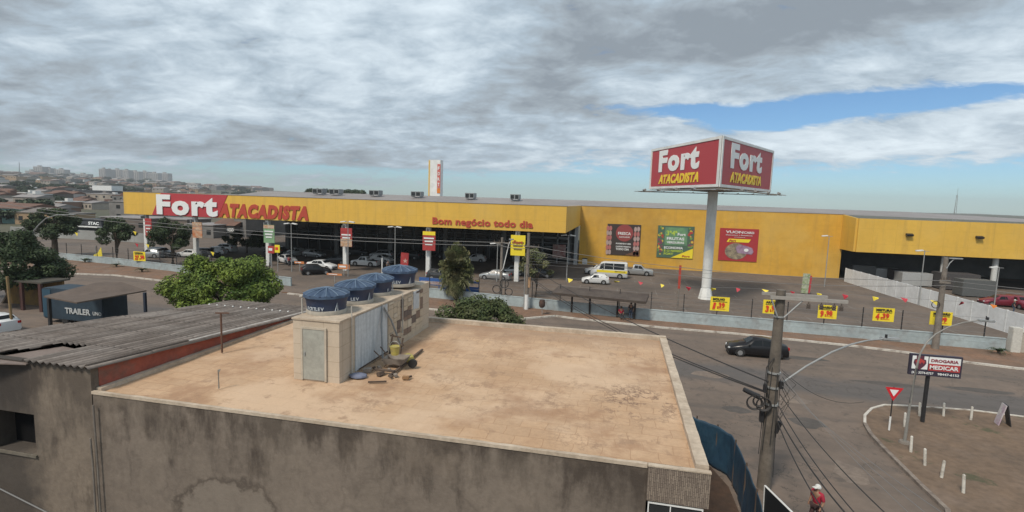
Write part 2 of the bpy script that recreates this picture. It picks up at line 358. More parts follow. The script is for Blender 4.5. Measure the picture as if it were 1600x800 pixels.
# kerb + verge
KP = [(-130, 60.5), (-95, 56.2)]+[G(*p)[:2] for p in [(100, 428), (180, 431), (252, 439.5)]]+[(-46, 51.2), (-41.5, 51.4)]
KP2 = [(-28, 50.2)]+[G(*p)[:2] for p in [(672, 484), (760, 492), (818, 499), (868, 494.5), (900, 499), (1040, 513.5), (1150, 522.5), (1340, 542.5), (1417, 552), (1500, 566), (1590, 577)]]+[(60, 41.5), (85, 39)]
def verge(K, x1e, nm):
    xs = [p for p in FL if K[0][0] < p[0] < K[-1][0]]
    back = [(K[-1][0], fy(K[-1][0]))]+xs[::-1]+[(K[0][0], fy(K[0][0]))]
    m_ = MB(); m_.prism(K+back, .002, .11); return struct(nm, m_, DIRT)
verge(KP, 0, 'verge'); verge(KP2, 0, 'verge')
def kerb(K, w=.17, h=.15, mt=WHITEKERB, nm='kerb'):
    m_ = MB()
    for a, b in zip(K, K[1:]):
        d = Vector((b[0]-a[0], b[1]-a[1], 0)); n = Vector((d.y, -d.x, 0)).normalized()*w/2
        A = Vector((a[0], a[1], 0)); B = Vector((b[0], b[1], 0))
        m_.prism([tuple(A+n)[:2], tuple(B+n)[:2], tuple(B-n)[:2], tuple(A-n)[:2]], 0.001, h)
    return struct(nm, m_, mt)
kerb(KP, .26); kerb(KP2[:13], .24, .145); kerb(KP2[12:], .2, .14, KERB)
kerb([G(450, 459.5)[:2], G(473, 462)[:2], (-34.5, 50.3)], .3, .15)
struct('median', MB().prism([G(450, 458)[:2], G(475, 460)[:2], (-34.5, 51.8), (-38, 51.8)], .002, .12), DIRT)
# corner island
IP = [(12.2, 20.0)]+[G(*p)[:2] for p in [(1480, 800), (1440, 762), (1405, 727), (1378, 700), (1360, 680), (1351, 664), (1351, 652), (1362, 641), (1382, 635.5), (1430, 637.5), (1520, 644), (1600, 654)]]+[(45, 34.2), (80, 33.0)]
isl = MB(); isl.prism(IP+[(80, -5), (12, -5)], .002, .10); struct('island', isl, ISL)
kerb(IP[:7], .18, .14, KERB, 'kerb'); kerb(IP[6:12], .13, .15, WHITEKERB, 'kerb'); kerb(IP[11:], .16, .14, WHITEKERB, 'kerb')
# ------------------------------------------------------------------ the store
ZT, ZB = 10.88, 7.25
store = thing('wholesale_store', 'long yellow warehouse store with a deep entrance canopy and grey roof', 'store', (-7.3, 95.4, 0))
w = MB()
w.bb(-7.25, 36.6, 95.4, 95.9, 0, 10.83); w.build('wall', YELW, store)
f = MB(); f.bb(-80.6, -7.25, 70, 70.35, ZB, ZT); f.bb(-7.6, -7.25, 70.35, 95.39, ZB, ZT); f.bb(-80.6, -80.25, 70.35, 100, ZB, ZT)
f.build('canopy_fascia', YEL, store)
cap_ = MB(); cap_.bb(-80.7, -7.15, 69.95, 70.4, ZT, ZT+.07); cap_.bb(-7.2, 36.7, 95.35, 95.95, 10.832, 10.9); cap_.build('coping', ROOFG, store)
c_ = MB(); c_.bb(-80.2, -7.65, 70.4, 95.3, ZB+.25, ZB+.4)
for x in np.arange(-78, -8, 4.8): c_.bb(x, x+.18, 70.5, 95.2, ZB-.05, ZB+.24)
for y in (76, 82, 88): c_.bb(-80.2, -7.65, y, y+.14, ZB-.02, ZB+.235)
c_.build('canopy_ceiling', CEIL, store)
# roofs
r_ = MB()
r_.add([(-80.6, 70.4, 10.86), (-7.2, 70.4, 10.86), (-7.2, 95.92, 10.86), (-80.6, 95.92, 10.86), (-80.6, 105, 11.8), (-7.2, 105, 11.9)], [(0, 1, 2, 3), (3, 2, 5, 4)])
r_.add([(-7.2, 95.92, 10.86), (36.7, 95.92, 10.8), (40, 112, 11.65), (-7.2, 105, 11.9)], [(0, 1, 2, 3)])
p1 = D(1415, 331, 118); p2 = D(1610, 342.5, 118)
r_.add([(36.7, 95.92, 10.8), (100, 95.9, 10.25), (p2[0], 118, p2[2]), (p1[0], 118, p1[2]), (40, 112, 11.65)], [(0, 1, 2, 3, 4)])
r_.add([(-80.6, 105, 11.8), (-7.2, 105, 11.9), (40, 112, 11.65), (40, 150, 10), (-80.6, 150, 10)], [(0, 1, 2, 3, 4)])
r_.build('roof', ROOFG, store)
# storefront under the canopy
sf = MB(); sf.bb(-67.5, -7.65, 95.6, 96, 0, 7.45); sf.bb(-67.5, -67.2, 95, 130, 0, 7.45); sf.build('storefront_wall', DARK, store)
gl = MB()
for i, x in enumerate(np.arange(-66, -10, 5.2)): gl.bb(x, x+4.6, 95.5, 95.58, .1, 3.6); gl.bb(x, x+4.6, 95.5, 95.58, 3.9, 6.6)
gl.build('shop_window', GLASSD, store)
mu = MB()
for x in np.arange(-66, -8, 2.6): mu.bb(x-.05, x+.05, 95.35, 95.49, 0, 6.8)
for z in (3.75, 2.4, 6.75): mu.bb(-67, -7.7, 95.33, 95.345, z-.06, z+.06)
for x in (-38, -30, -22): mu.bb(x, x+.1, 90.9, 91.0, 3.2, 5.1)
mu.bb(-60, -12, 90.9, 91.0, 3.15, 3.2); mu.bb(-60, -12, 90.9, 91.0, 5.1, 5.16)
mu.build('mullions', MULL, store)
en = MB(); 
for x in (-19.5, -16.8, -14.0, -11.2, -9.0): en.bb(x-.12, x+.12, 94.2, 94.5, 0, 6.8)
en.bb(-19.5, -9, 94.2, 94.45, 4.6, 5.0); en.bb(-19.5, -9, 94.2, 94.45, 3.0, 3.15); en.build('entrance_frame', MULL, store)
ep = MB(); ep.bb(-12.0, -9.6, 94.05, 94.15, 1.2, 3.6); ep.build('entrance_poster', mat('pale_red_poster', (.30, .10, .09), .6, (.42, .33, .30), 1.5, .5, .1), store)
cp = MB(); cp.bb(-8.1, -7.5, 94.4, 95.3, 0, 7.4); cp.build('corner_column', mat('column_grey', (.40, .41, .41), .7), store)
for x in (-52.5, -41.5, -30.8, -20.0, -63): MB().cyl((x, 88, 0), (x, 88, 7.45), .42, n=16).build('inner_column', mat('inner_column_paint', (.20, .205, .205), .7), store, smooth=True)
# right block
rb = MB(); rb.bb(36.6, 110, 90, 90.35, 5.07, 10.36)
rb.build('loading_fascia', YEL, store)
rs_ = MB(); rs_.slab([(36.6, 90.35, 5.07), (36.6, 95.38, 5.07), (36.6, 95.38, 10.8), (36.6, 90.35, 10.36)], (-1, 0, 0), .3); rs_.build('loading_fascia_return', YEL, store)
ri = MB(); ri.bb(36.9, 110, 110, 110.4, 0, 5.9); ri.bb(36.4, 36.7, 96, 110, 0, 5.9); ri.bb(36.7, 110, 90.4, 110, 5.5, 5.7); ri.build('loading_bay_wall', mat('bay_wall', (.17, .17, .165), .85, (.11, .11, .11), .3), store)
rp = MB()
for p in [(1550, 470), (1470, 455)]:
    g = G(*p); x_ = D(p[0], 450, 91.2)[0]
    rp.cyl((x_, 91.2, 0), (x_, 91.2, 5.5), .38, n=16)
rp.build('loading_bay_column', mat('column_white', (.52, .53, .52), .7), store, smooth=True)
fl = MB()
for p in [(1422, 367), (1532, 371)]: q = D(*p, 89.6); fl.box((q[0], 89.7, q[2]), (.9, .55, .28), rx=.3)
fl.build('floodlight', BLACK, store)
# lettering on the canopy
yq = 69.96
pa = MB(); A_ = D(247, 305, 69.9); B_ = D(338, 307, 69.9)
x0, x1 = -75.0, -60.6
pa.slab([(x0, 69.99, ZB+.02), (x1-1.9, 69.99, ZB+.02), (x1, 69.99, ZT-.02), (x0+1.9, 69.99, ZT-.02)], (0, -1, 0), .06); pa.build('logo_panel', REDL, store)
text('Fort', (-73.9, 69.9, 7.42), XR, ZU, w=11.5, h=3.3, mt=LTXT, parent=store, bold=.05, depth=.12, space=1.16)
text('ATACADISTA', (-62.3, 69.95, 7.42), XR, ZU, w=15.9, h=2.2, mt=REDT, parent=store, bold=.075, shear=.2, depth=.08, space=1.2)
text('Bom negócio todo dia', (-26.5, 69.95, 7.72), XR, ZU, w=14.7, h=1.0, mt=REDT, parent=store, bold=.035, depth=.06, space=1.06)
# roof-top units
for i, (a, b, t, bo) in enumerate([(491, 506, 297, 303.8), (517, 532, 298.5, 305), (579, 594, 300.5, 307.5), (644, 659, 302.5, 309), (728, 742, 305, 311.5), (798, 812, 307, 314)]):
    q0 = D(a, bo, 100); q1 = D(b, t, 100)
    zb = 11.6
    lab = ['leftmost of the six air conditioning units on the store roof', 'second air conditioning unit from the left on the store roof', 'third air conditioning unit from the left, midway to the white tower', 'air conditioning unit just left of the tall white roof tower', 'air conditioning unit right of the tall white roof tower', 'rightmost air conditioning unit on the store roof'][i]
    t_ = thing('air_conditioning_unit', lab, 'AC unit', ((q0[0]+q1[0])/2, 100, zb), 'air conditioning units on the store roof')
    m_ = MB(); x0, x1 = q0[0], q1[0]; m_.bb(x0, x1, 99.3, 101.2, zb+.1, zb+1.05); m_.bb(x0+.1, x0+.25, 99.4, 101, zb-.05, zb+.1); m_.bb(x1-.25, x1-.1, 99.4, 101, zb-.05, zb+.1); m_.build('housing', MULL, t_)
    m_ = MB(); L_ = x1-x0
    for k in (0, 1): m_.bb(x0+.12+k*L_/2, x0+L_/2-.12+k*L_/2, 99.25, 99.295, zb+.2, zb+.9)
    m_.build('grille', GLASSD, t_)
# white tower behind
tt = thing('sign_tower', 'tall white slab tower with a red vertical mark rising behind the store roof', 'sign tower', (-44.9, 120, 0))
xa, xb = D(672, 280, 120)[0], D(690, 280, 120)[0]; MB().bb(xa, xb, 119, 121, 0, 20.6).build('shaft', WHITE, tt)
q = D(683, 262, 118.9); MB().bb(q[0]+.05, q[0]+.85, 118.9, 118.98, 13.9, 19.6).build('red_mark', mat('faded_red', (.50, .13, .11), .6), tt)
MB().bb(q[0]+.05, q[0]+.85, 118.9, 118.98, 12.6, 13.8).build('orange_mark', mat('orange_panel', (.6, .18, .02), .5), tt)
MB().bb(xa+.0, xa+.3, 118.9, 118.98, 11.6, 20.5).build('yellow_edge', YEL, tt)
for z, s_ in ((18.6, 'F'), (17.3, 'O'), (16.0, 'R'), (14.7, 'T')): text(s_, (q[0]+.2, 118.86, z-.4), XR, ZU, w=.5, h=.8, mt=LTXT, parent=tt, bold=.02)
# posters on the yellow wall
def wallrect(x0, x1, y0, y1): a = D(x0, y0, 95.3); b = D(x1, y1, 95.3); return a[0], b[0], b[2], a[2]
# meat poster
x0, x1, z0, z1 = wallrect(949.5, 999, 349.5, 400)
t = thing('wall_poster', 'dark meat poster with a maroon disc, leftmost of the three on the yellow wall', 'poster', ((x0+x1)/2, 95.35, z0), 'posters on the yellow wall')
MB().bb(x0, x1, 95.28, 95.36, z0, z1).build('panel', mat('poster_dark', (.045, .033, .030), .6), t)
W_, H_ = x1-x0, z1-z0
m_ = MB(); cxx, czz = x0+W_*.52, z0+H_*.72; m_.slab([(cxx+W_*.26*math.cos(a), 95.27, czz+W_*.26*math.sin(a)) for a in np.linspace(0, 2*math.pi, 29)[:-1]], (0, -1, 0), .02); m_.build('disc', mat('maroon', (.27, .055, .055), .6), t)
m_ = MB(); rnd = random.Random(3)
for cxn in (.02, .1, .84, .93):
    for k in range(6):
        zz_ = z0+H_*(.08+.155*k)+rnd.uniform(-.05, .05); xx = x0+W_*cxn
        m_.slab([(xx+.28*math.cos(a)*rnd.uniform(.8, 1.1), 95.27, zz_+.48*math.sin(a)) for a in np.linspace(0, 2*math.pi, 9)[:-1]], (0, -1, 0), .02, mi=(k+int(cxn*50)) % 2)
m_.build('meat_cuts', [mat('meat_pink', (.42, .15, .14), .6), mat('meat_pale', (.40, .30, .28), .6)], t)
MB().slab([(x0+W_*.55, 95.27, z0+.03), (x1-.02, 95.27, z0+.03), (x1-.02, 95.27, z0+H_*.2)], (0, -1, 0), .02).build('corner_flash', mat('poster_brown', (.16, .075, .04), .6), t)
for s_, a, b, h in (('FRESCA', .33, .38, .09), ('AÇOUGUE', .36, .32, .04)): text(s_, (x0+W_*a, 95.24, z0+H_*(.66 if h > .05 else .57)), XR, ZU, w=W_*b, h=H_*h, mt=LTXT, parent=t, bold=.02)
for i, s_ in enumerate(('PODENDO SER', 'CARNE FRESCA', 'TODO DIA')): text(s_, (x0+W_*.28, 95.26, z0+H_*(.35-.095*i)), XR, ZU, w=W_*(.45 if i < 2 else .4), h=H_*(.045, .045, .07)[i], mt=LTXT, parent=t, bold=.03)
# green poster
x0, x1, z0, z1 = wallrect(1028.5, 1082, 352, 404.5); W_, H_ = x1-x0, z1-z0
t = thing('wall_poster', 'green fruit and vegetable poster, middle one of the three on the yellow wall', 'poster', ((x0+x1)/2, 95.35, z0), 'posters on the yellow wall')
MB().bb(x0, x1, 95.28, 95.36, z0, z1).build('panel', mat('poster_green', (.07, .13, .085), .6), t)
m_ = MB(); m_.bb(x0+W_*.2, x0+W_*.82, 95.255, 95.27, z0+H_*.4, z0+H_*.95); m_.build('inner_panel', mat('poster_green_light', (.10, .20, .13), .6, (.16, .33, .15), .8), t)
m_ = MB()
for k in range(60):
    side = rnd.random() < .5; xx = x0+W_*(rnd.uniform(.02, .15) if side else rnd.uniform(.86, .98)); zz_ = z0+H_*rnd.uniform(.1 if side else .35, .97); r0 = rnd.uniform(.12, .26)
    m_.slab([(xx+r0*math.cos(a), 95.27-.0005*k, zz_+r0*math.sin(a)) for a in np.linspace(0, 2*math.pi, 8)[:-1]], (0, -1, 0), .01, mi=k % 4)
m_.build('fruit_border', [mat('fruit_red', (.4, .05, .04), .6), mat('fruit_yellow', (.6, .42, .06), .6), mat('fruit_purple', (.18, .06, .1), .6), mat('fruit_green', (.16, .28, .07), .6)], t)
MB().slab([(x0+W_*.4, 95.25, z0+.03), (x1-.03, 95.25, z0+.03), (x1-.03, 95.25, z0+H_*.32)], (0, -1, 0), .02).build('corner_flash', YSIGN, t)
LIME = mat('lime_letter', (.45, .58, .08), .6)
text('3ª4ª', (x0+W_*.24, 95.24, z0+H_*.70), XR, ZU, w=W_*.3, h=H_*.15, mt=LIME, parent=t, bold=.02); text('Fort', (x0+W_*.55, 95.24, z0+H_*.70), XR, ZU, w=W_*.22, h=H_*.09, mt=LTXT, parent=t, bold=.03)
text('FRUTAS', (x0+W_*.26, 95.24, z0+H_*.56), XR, ZU, w=W_*.48, h=H_*.09, mt=LTXT, parent=t, bold=.03); text('VERDURAS', (x0+W_*.26, 95.24, z0+H_*.45), XR, ZU, w=W_*.48, h=H_*.07, mt=LTXT, parent=t, bold=.03)
text('ECONOMIA', (x0+W_*.2, 95.24, z0+H_*.28), XR, ZU, w=W_*.52, h=H_*.075, mt=LTXT, parent=t, bold=.03); text('É O NOSSO', (x0+W_*.2, 95.24, z0+H_*.185), XR, ZU, w=W_*.52, h=H_*.07, mt=LIME, parent=t, bold=.03)
text('FORT', (x0+W_*.2, 95.24, z0+H_*.09), XR, ZU, w=W_*.26, h=H_*.07, mt=LIME, parent=t, bold=.03); text('Fort', (x0+W_*.7, 95.22, z0+H_*.04), XR, ZU, w=W_*.22, h=H_*.06, mt=REDT, parent=t, bold=.03, shear=.2)
# card poster
x0, x1, z0, z1 = wallrect(1125.5, 1182, 356, 409.5); W_, H_ = x1-x0, z1-z0
t = thing('wall_poster', 'red card poster with a purple car, right of the tall white pole', 'poster', ((x0+x1)/2, 95.35, z0), 'posters on the yellow wall')
MB().bb(x0, x1, 95.28, 95.36, z0, z1).build('panel', mat('poster_red', (.36, .03, .035), .6), t)
text('VUON', (x0+W_*.15, 95.24, z0+H_*.85), XR, ZU, w=W_*.45, h=H_*.08, mt=LTXT, parent=t, bold=.02); text('CARD', (x0+W_*.62, 95.24, z0+H_*.85), XR, ZU, w=W_*.26, h=H_*.07, mt=LTXT, parent=t, bold=.02)
text('Descontos e Benefícios', (x0+W_*.16, 95.24, z0+H_*.78), XR, ZU, w=W_*.68, h=H_*.035, mt=LTXT, parent=t); text('exclusivos', (x0+W_*.38, 95.24, z0+H_*.725), XR, ZU, w=W_*.28, h=H_*.025, mt=LTXT, parent=t)
m_ = MB(); m_.slab([(x0+W_*.19, 95.265, z0+H_*.58), (x0+W_*.76, 95.265, z0+H_*.58), (x0+W_*.81, 95.265, z0+H_*.68), (x0+W_*.24, 95.265, z0+H_*.68)], (0, -1, 0), .02); m_.build('yellow_band', YSIGN, t)
text('Fort', (x0+W_*.25, 95.22, z0+H_*.60), XR, ZU, w=W_*.18, h=H_*.06, mt=REDT, parent=t, bold=.03, shear=.2)
m_ = MB(); m_.slab([(x0+W_*(.45+.29*math.cos(a)), 95.265, z0+H_*(.30+.25*math.sin(a))) for a in np.linspace(0, 2*math.pi, 29)[:-1]], (0, -1, 0), .02); m_.build('oval_picture', mat('oval_mix', (.34, .29, .19), .7, (.14, .11, .09), 1.6, .5, .2, 6), t)
m_ = MB(); m_.slab([(x0+W_*p[0], 95.24, z0+H_*p[1]) for p in [(.5, .25), (.86, .22), (.9, .3), (.86, .42), (.76, .46), (.66, .49), (.5, .5), (.44, .43), (.46, .33)]], (0, -1, 0), .02); m_.build('car_picture', mat('purple_print', (.24, .13, .22), .6, (.36, .28, .36), 2), t)
m_ = MB(); m_.slab([(x0+W_*(.71+.06*math.cos(a)), 95.215, z0+H_*(.35+.05*math.sin(a))) for a in np.linspace(0, 2*math.pi, 17)[:-1]], (0, -1, 0), .02); m_.build('grille_mark', LTXT, t)

# ------------------------------------------------------------------ big billboard on its pole
PB = (10.86, 66.67)
bb = thing('billboard', 'tall white pole carrying a three sided red billboard over the car park', 'billboard', (PB[0], PB[1], 0))
m_ = MB(); m_.cyl((PB[0], PB[1], 1.3), (PB[0], PB[1], 13.3), .56, .58, n=20); m_.cyl((PB[0], PB[1], 0), (PB[0], PB[1], 1.3), .88, .62, n=8); m_.build('pole', mat('pole_white', (.74, .75, .73), .7, (.60, .60, .57), .5, .5, .05, 3), bb, smooth=True)
Nn = Vector((D(1128.5, 216, 57)[0], 57, 0)); L2 = Vector((D(1019, 235, 71.5)[0], 71.5, 0)); R2 = Vector((D(1208.5, 233, 71.8)[0], 71.8, 0))
z0, z1 = 13.55, 18.75
m_ = MB(); m_.prism([Nn[:2], R2[:2], L2[:2]], z0-.05, z1+.05); m_.build('board_core', mat('board_grey', (.45, .46, .46), .6), bb)
cen = (Nn+L2+R2)/3
def face(a, b, nm, side):
    d = (b-a); Ln = d.length; u = d.normalized(); n = Vector((u.y, -u.x, 0))
    p = lambda s_, z, o=.03: tuple(a+u*s_+n*o+Vector((0, 0, z)))
    m1 = MB(); m1.slab([p(.35, z0+.3), p(Ln-.35, z0+.3), p(Ln-.35, z1-.3), p(.35, z1-.3)], n, .03); pn = m1.build(nm, mat('billboard_red', (.40, .045, .055), .5, fine=.04), bb)
    m2 = MB()
    for (s0, s1, za, zb) in ((0, Ln, z0, z0+.28), (0, Ln, z1-.28, z1), (0, .33, z0+.28, z1-.28), (Ln-.33, Ln, z0+.28, z1-.28)): m2.slab([p(s0, za), p(s1, za), p(s1, zb), p(s0, zb)], n, .10)
    m2.build('board_frame', WHITE, bb)
    text('Fort', p(Ln*.15, z0+2.1, .07), u, ZU, w=Ln*.60, h=2.75, mt=LTXT, parent=bb, bold=.05, depth=.05, space=1.16)
    text('ATACADISTA', p(Ln*.16, z0+.6, .07), u, ZU, w=Ln*.60, h=1.15, mt=YTXT, parent=bb, bold=.05, space=1.1, shear=.2, depth=.05)
face(L2, Nn, 'board_face', 0); face(Nn, R2, 'board_face', 1)
m_ = MB()
for a, b in ((L2, Nn), (Nn, R2), (R2, L2)):
    u = (b-a).normalized(); n = Vector((u.y, -u.x, 0))
    a1 = a-u*1.2+n*1.1+Vector((0, 0, z0-.35)); b1 = b+u*1.2+n*1.1+Vector((0, 0, z0-.35)); m_.tube([a1, b1], .06); m_.tube([a1+n*.5, b1+n*.5], .05)
    for k in range(9):
        q = a+(b-a)*k/8+Vector((0, 0, z0-.25)); m_.tube([q, q+n*1.7+Vector((0, 0, -.1))], .045, 4)
    m_.tube([cen+Vector((0, 0, z0-.25)), (a+b)/2+Vector((0, 0, z0-.15))], .12, 6)
m_.build('catwalk', GALV, bb)
for a, b in ((L2, Nn), (Nn, R2)):
    u = (b-a).normalized(); n = Vector((u.y, -u.x, 0))
    for k in range(4): q = a+(b-a)*(k+.5)/4+n*1.7+Vector((0, 0, z0-.2)); MB().box(q, (.5, .3, .22), rz=math.atan2(u.y, u.x), rx=.5).build('spotlight', GALV, bb)

# ------------------------------------------------------------------ canopy columns with banners
def banner_col(px, base, rect, cols, lab, lines=3, lmat=None, w=.62, script=None):
    g = (0, 70.75, 0); x = D(px, 400, g[1])[0]
    t = thing('sign_column', lab, 'column', (x, g[1], 0), 'columns with hanging signs along the canopy')
    m_ = MB(); m_.box((x, g[1], 3.6), (w, w, 7.2), bev=.04); m_.build('shaft', WHITE, t)
    a = D(rect[0], rect[2], g[1]-1.05); b = D(rect[1], rect[3], g[1]-1.05); X0, X1, Z0, Z1 = a[0], b[0], b[2], a[2]
    Y_ = g[1]-1.05
    bo = MB().bb(X0, X1, Y_, Y_+.08, Z0, Z1).build('sign_board', cols[0], t)
    MB().bb(x-.05, x+.05, Y_+.05, g[1]-.3, Z1-.1, Z1+.35).build('bracket', GALV, t)
    if len(cols) > 1: MB().bb(X0+.02, X1-.02, Y_-.03, Y_-.004, Z1-(Z1-Z0)*.2, Z1-.03).build('header_strip', cols[1], t)
    if len(cols) > 2: MB().bb(X0+.02, X1-.02, Y_-.03, Y_-.004, Z0+.03, Z0+(Z1-Z0)*.42).build('lower_picture', cols[2], t)
    m_ = MB()
    for k in range(lines): zz_ = Z1-(Z1-Z0)*(.36+.16*k); wv = (X1-X0)*(.40, .33, .28)[k % 3]; m_.bb((X0+X1)/2-wv, (X0+X1)/2+wv, Y_-.06, Y_-.04, zz_-.10, zz_+.10)
    if lines: m_.build('text_lines', lmat or LTXT, t)
    if script: text(script, (X0+(X1-X0)*.16, Y_-.06, Z1-(Z1-Z0)*.42), XR, ZU, w=(X1-X0)*.68, h=(Z1-Z0)*.17, mt=REDT, parent=t, bold=.02, shear=.2)
    return t
DKR = mat('banner_red', (.36, .04, .04), .6, fine=.08); GRB = mat('banner_green', (.14, .30, .16), .6, (.22, .36, .2), 1.2); ORB = mat('banner_orange', (.50, .16, .06), .6, (.55, .42, .3), 1.3); FOOD = mat('banner_food', (.42, .22, .10), .7, (.5, .42, .34), 2.5, .5, .2, 5)
banner_col(231, (231, 404), (226, 237.5, 341, 372), [DKR], 'leftmost white column, with a narrow dark red sign behind the palms')
banner_col(307, (307, 402), (300, 316, 347, 372), [ORB, FOOD], 'second white column from the left, with an orange and white food sign', 0)
banner_col(420, (420, 407), (411.5, 429, 351, 380), [GRB, FOOD], 'white column with a green sign, above the green tree')
banner_col(540, (540, 418), (532, 550, 356, 386), [DKR, DKR, FOOD], 'white column with a red sign showing food, next to the white pickup', 2)
banner_col(669.5, (670, 414), (660.5, 680, 361, 392), [DKR, YSIGN], 'white column with a red sign with yellow top strip, left of the shaggy palm')
banner_col(808, (808, 421), (798.5, 820, 367, 400), [YSIGN], 'rightmost white column, with a yellow sign between two concrete poles', 3, mat('olive_ink', (.22, .16, .03), .6), script='Fort')

# ------------------------------------------------------------------ fence wall, posts, wires, pennants
def seg_wall(xs, h, name, label, mt, th=.18, zc=True):
    t = thing(name, label, 'wall', (xs[0], fy(xs[0]), 0))
    m_ = MB(); c2 = MB()
    for a, b in zip(xs, xs[1:]):
        A = Vector((a, fy(a), 0)); B = Vector((b, fy(b), 0)); n = Vector((-(B-A).y, (B-A).x, 0)).normalized()*th/2
        m_.prism([(A-n)[:2], (B-n)[:2], (B+n)[:2], (A+n)[:2]], 0, h); n2 = n*1.35
        c2.prism([(A-n2)[:2], (B-n2)[:2], (B+n2)[:2], (A+n2)[:2]], h+.002, h+.07)
        c2.prism([(A-n*1.12)[:2], (B-n*1.12)[:2], (B+n*1.12)[:2], (A+n*1.12)[:2]], h*.62, h*.66)
    m_.build('masonry', mt, t); c2.build('coping', mt, t); return t
xr = [-21.5, -20.9, -12, -4, 1.8, 10, 18, 26, 32.4]
seg_wall(xr, 1.12, 'perimeter_wall', 'long low pale blue wall along the car park right of the gate', WALLB)
xl = [-130, -100, -85, -73, -60, -50, -39.7]
seg_wall(xl, 1.0, 'perimeter_wall', 'low pale blue wall at the left end of the car park', WALLB)
seg_wall([33.4, 45, 60, 80], 1.75, 'cream_wall', 'cream coloured boundary wall with painted writing at the right edge', mat('cream_wall', (.42, .39, .33), .85, (.33, .30, .26), .7))
text('ELETRO', (34.0, fy(34)-.22, 1.15), (1, -.05, 0), ZU, w=2.6, h=.3, mt=mat('faded_ink', (.20, .19, .18), .8), parent=bpy.data.objects['cream_wall'], bold=.01, depth=.01)
text('FERRO', (34.1, fy(34)-.22, .72), (1, -.05, 0), ZU, w=1.7, h=.3, mt=MATS['faded_ink'], parent=bpy.data.objects['cream_wall'], bold=.01, depth=.01)
tag(MB().box((33.0, 50.1, 1.1), (.7, .6, 2.2), bev=.03).build('gate_pillar', mat('pillar_white', (.50, .49, .45), .8)), 'white masonry pillar where the white wall meets the pale blue wall', 'pillar')
def fence(xs0, xs1, step, h0, h1, label, names=('post',)):
    t = thing('wire_fence', label, 'fence', (xs0, fy(xs0), 0))
    x = xs0; tops = []
    while x <= xs1:
        y = fy(x); MB().box((x, y, (h0+h1)/2), (.07, .07, h1-h0)).build('post', BLACK, t); tops.append((x, y)); x += step
    m_ = MB()
    for z in np.linspace(h0+.35, h1-.15, 4): m_.tube([(a, b-.05, z) for a, b in tops], .012, 3)
    m_.build('wires', WIREG, t); return t
fence(-21, 32.4, 3.05, 1.19, 2.95, 'wire fence with thin dark posts on the long pale blue wall right of the gate')
fence(-84, -40.2, 3.4, 1.07, 2.7, 'wire fence with thin dark posts on the left pale blue wall')
t = thing('pennant_string', 'string of small red and yellow pennants hung across the car park', 'bunting', (-17, 57, 0))
FP = [(742, 441, 'y'), (887, 438, 'y'), (959, 442, 'y'), (997, 443, 'r'), (1032, 447, 'y'), (1071, 451, 'r'), (1110, 453, 'y'), (1150, 453, 'r'), (1190, 455, 'y'), (1234, 458, 'r'), (1276, 461, 'y'), (1316, 463, 'r'), (1363, 466.5, 'y'), (1407, 468, 'r'), (1453, 472, 'y'), (1502, 474.5, 'r'), (1547, 478.5, 'o')]
PR, PY = mat('pennant_red', (.45, .03, .05), .6), mat('pennant_yellow', (.75, .6, .05), .6)
cord = []
for i, (px, py, c) in enumerate(FP):
    q = Vector(Fp(px, py-3.5, 1.5)); cord.append(q); rnd = random.Random(i)
    a = rnd.uniform(-.25, .25); wv = rnd.uniform(.32, .6); hh = rnd.uniform(.25, .5)
    MB().slab([q, q+Vector((wv, a, -.08)), q+Vector((wv*.95, a-.1, -.42*hh)), q+Vector((wv*rnd.uniform(.2, .7), a*2, -hh))], (0, -1, 0), .012).build('pennant', PR if c == 'r' else PY if c == 'y' else MATS['orange_panel'], t)
m_ = MB(); m_.tube(cord, .012, 3); m_.build('cord', WIREG, t)
t = thing('pennant_string', 'short string of pennants at the left end of the car park', 'bunting', (-75, 63, 0))
cord = []
for i, (px, py, c) in enumerate([(117, 366, 'y'), (208, 364, 'y'), (211, 383, 'r'), (228, 384, 'y'), (329, 396, 'y'), (552, 434, 'y')][:5]):
    q = Vector(Fp(px, py-3, 1.2)); cord.append(q); MB().slab([q, q+Vector((.6, 0, -.1)), q+Vector((.4, 0, -.6))], (0, -1, 0), .012).build('pennant', PR if c == 'r' else PY, t)
m_ = MB(); m_.tube(cord, .012, 3); m_.build('cord', WIREG, t)
# price signs wired to the fence
def price(px0, px1, py0, py1, head, p, cents, lab, tilt=0):
    a = Fp(px0, py0, -.25); b = Fp(px1, py1, -.25); X0, X1 = a[0], b[0]; Z1, Z0 = a[2], b[2]; y = (a[1]+b[1])/2
    t = thing('price_sign', lab, 'price sign', ((X0+X1)/2, y, Z0), 'yellow price signs on the fence')
    W_, H_ = X1-X0, Z1-Z0; MB().bb(X0, X1, y, y+.04, Z0, Z1).build('board', YSIGN, t)
    if head: text(head, (X0+W_*.12, y-.03, Z1-H_*.24), XR, ZU, w=W_*min(.76, .1*len(head)+.12), h=H_*.17, mt=INKB, parent=t, bold=.04)
    MB().bb(X0+W_*.12, X1-W_*.12, y-.02, y-.004, Z1-H_*.36, Z1-H_*.32).build('rule', INKB, t)
    if p: text(p, (X0+W_*.12, y-.03, Z0+H_*.12), XR, ZU, w=W_*(.18 if len(p) == 1 else .34), h=H_*.48, mt=INKR, parent=t, bold=.04, shear=.1)
    x_ = .36 if len(p) < 2 else .52
    text(cents, (X0+W_*x_, y-.03, Z0+H_*.25), XR, ZU, w=W_*.4, h=H_*.36, mt=INKR, parent=t, bold=.035)
    MB().bb(X0+W_*.38, X1-W_*.2, y-.02, y-.004, Z0+H_*.14, Z0+H_*.17).build('rule', INKR, t)
price(1110.5, 1139, 463, 487, 'MOLHO', '1', ',39', 'yellow price sign reading 1,39 just right of the billboard pole')
price(1193, 1222, 468, 491.5, 'ARROZ', '3', ',99', 'yellow price sign half hidden behind the near concrete pole')
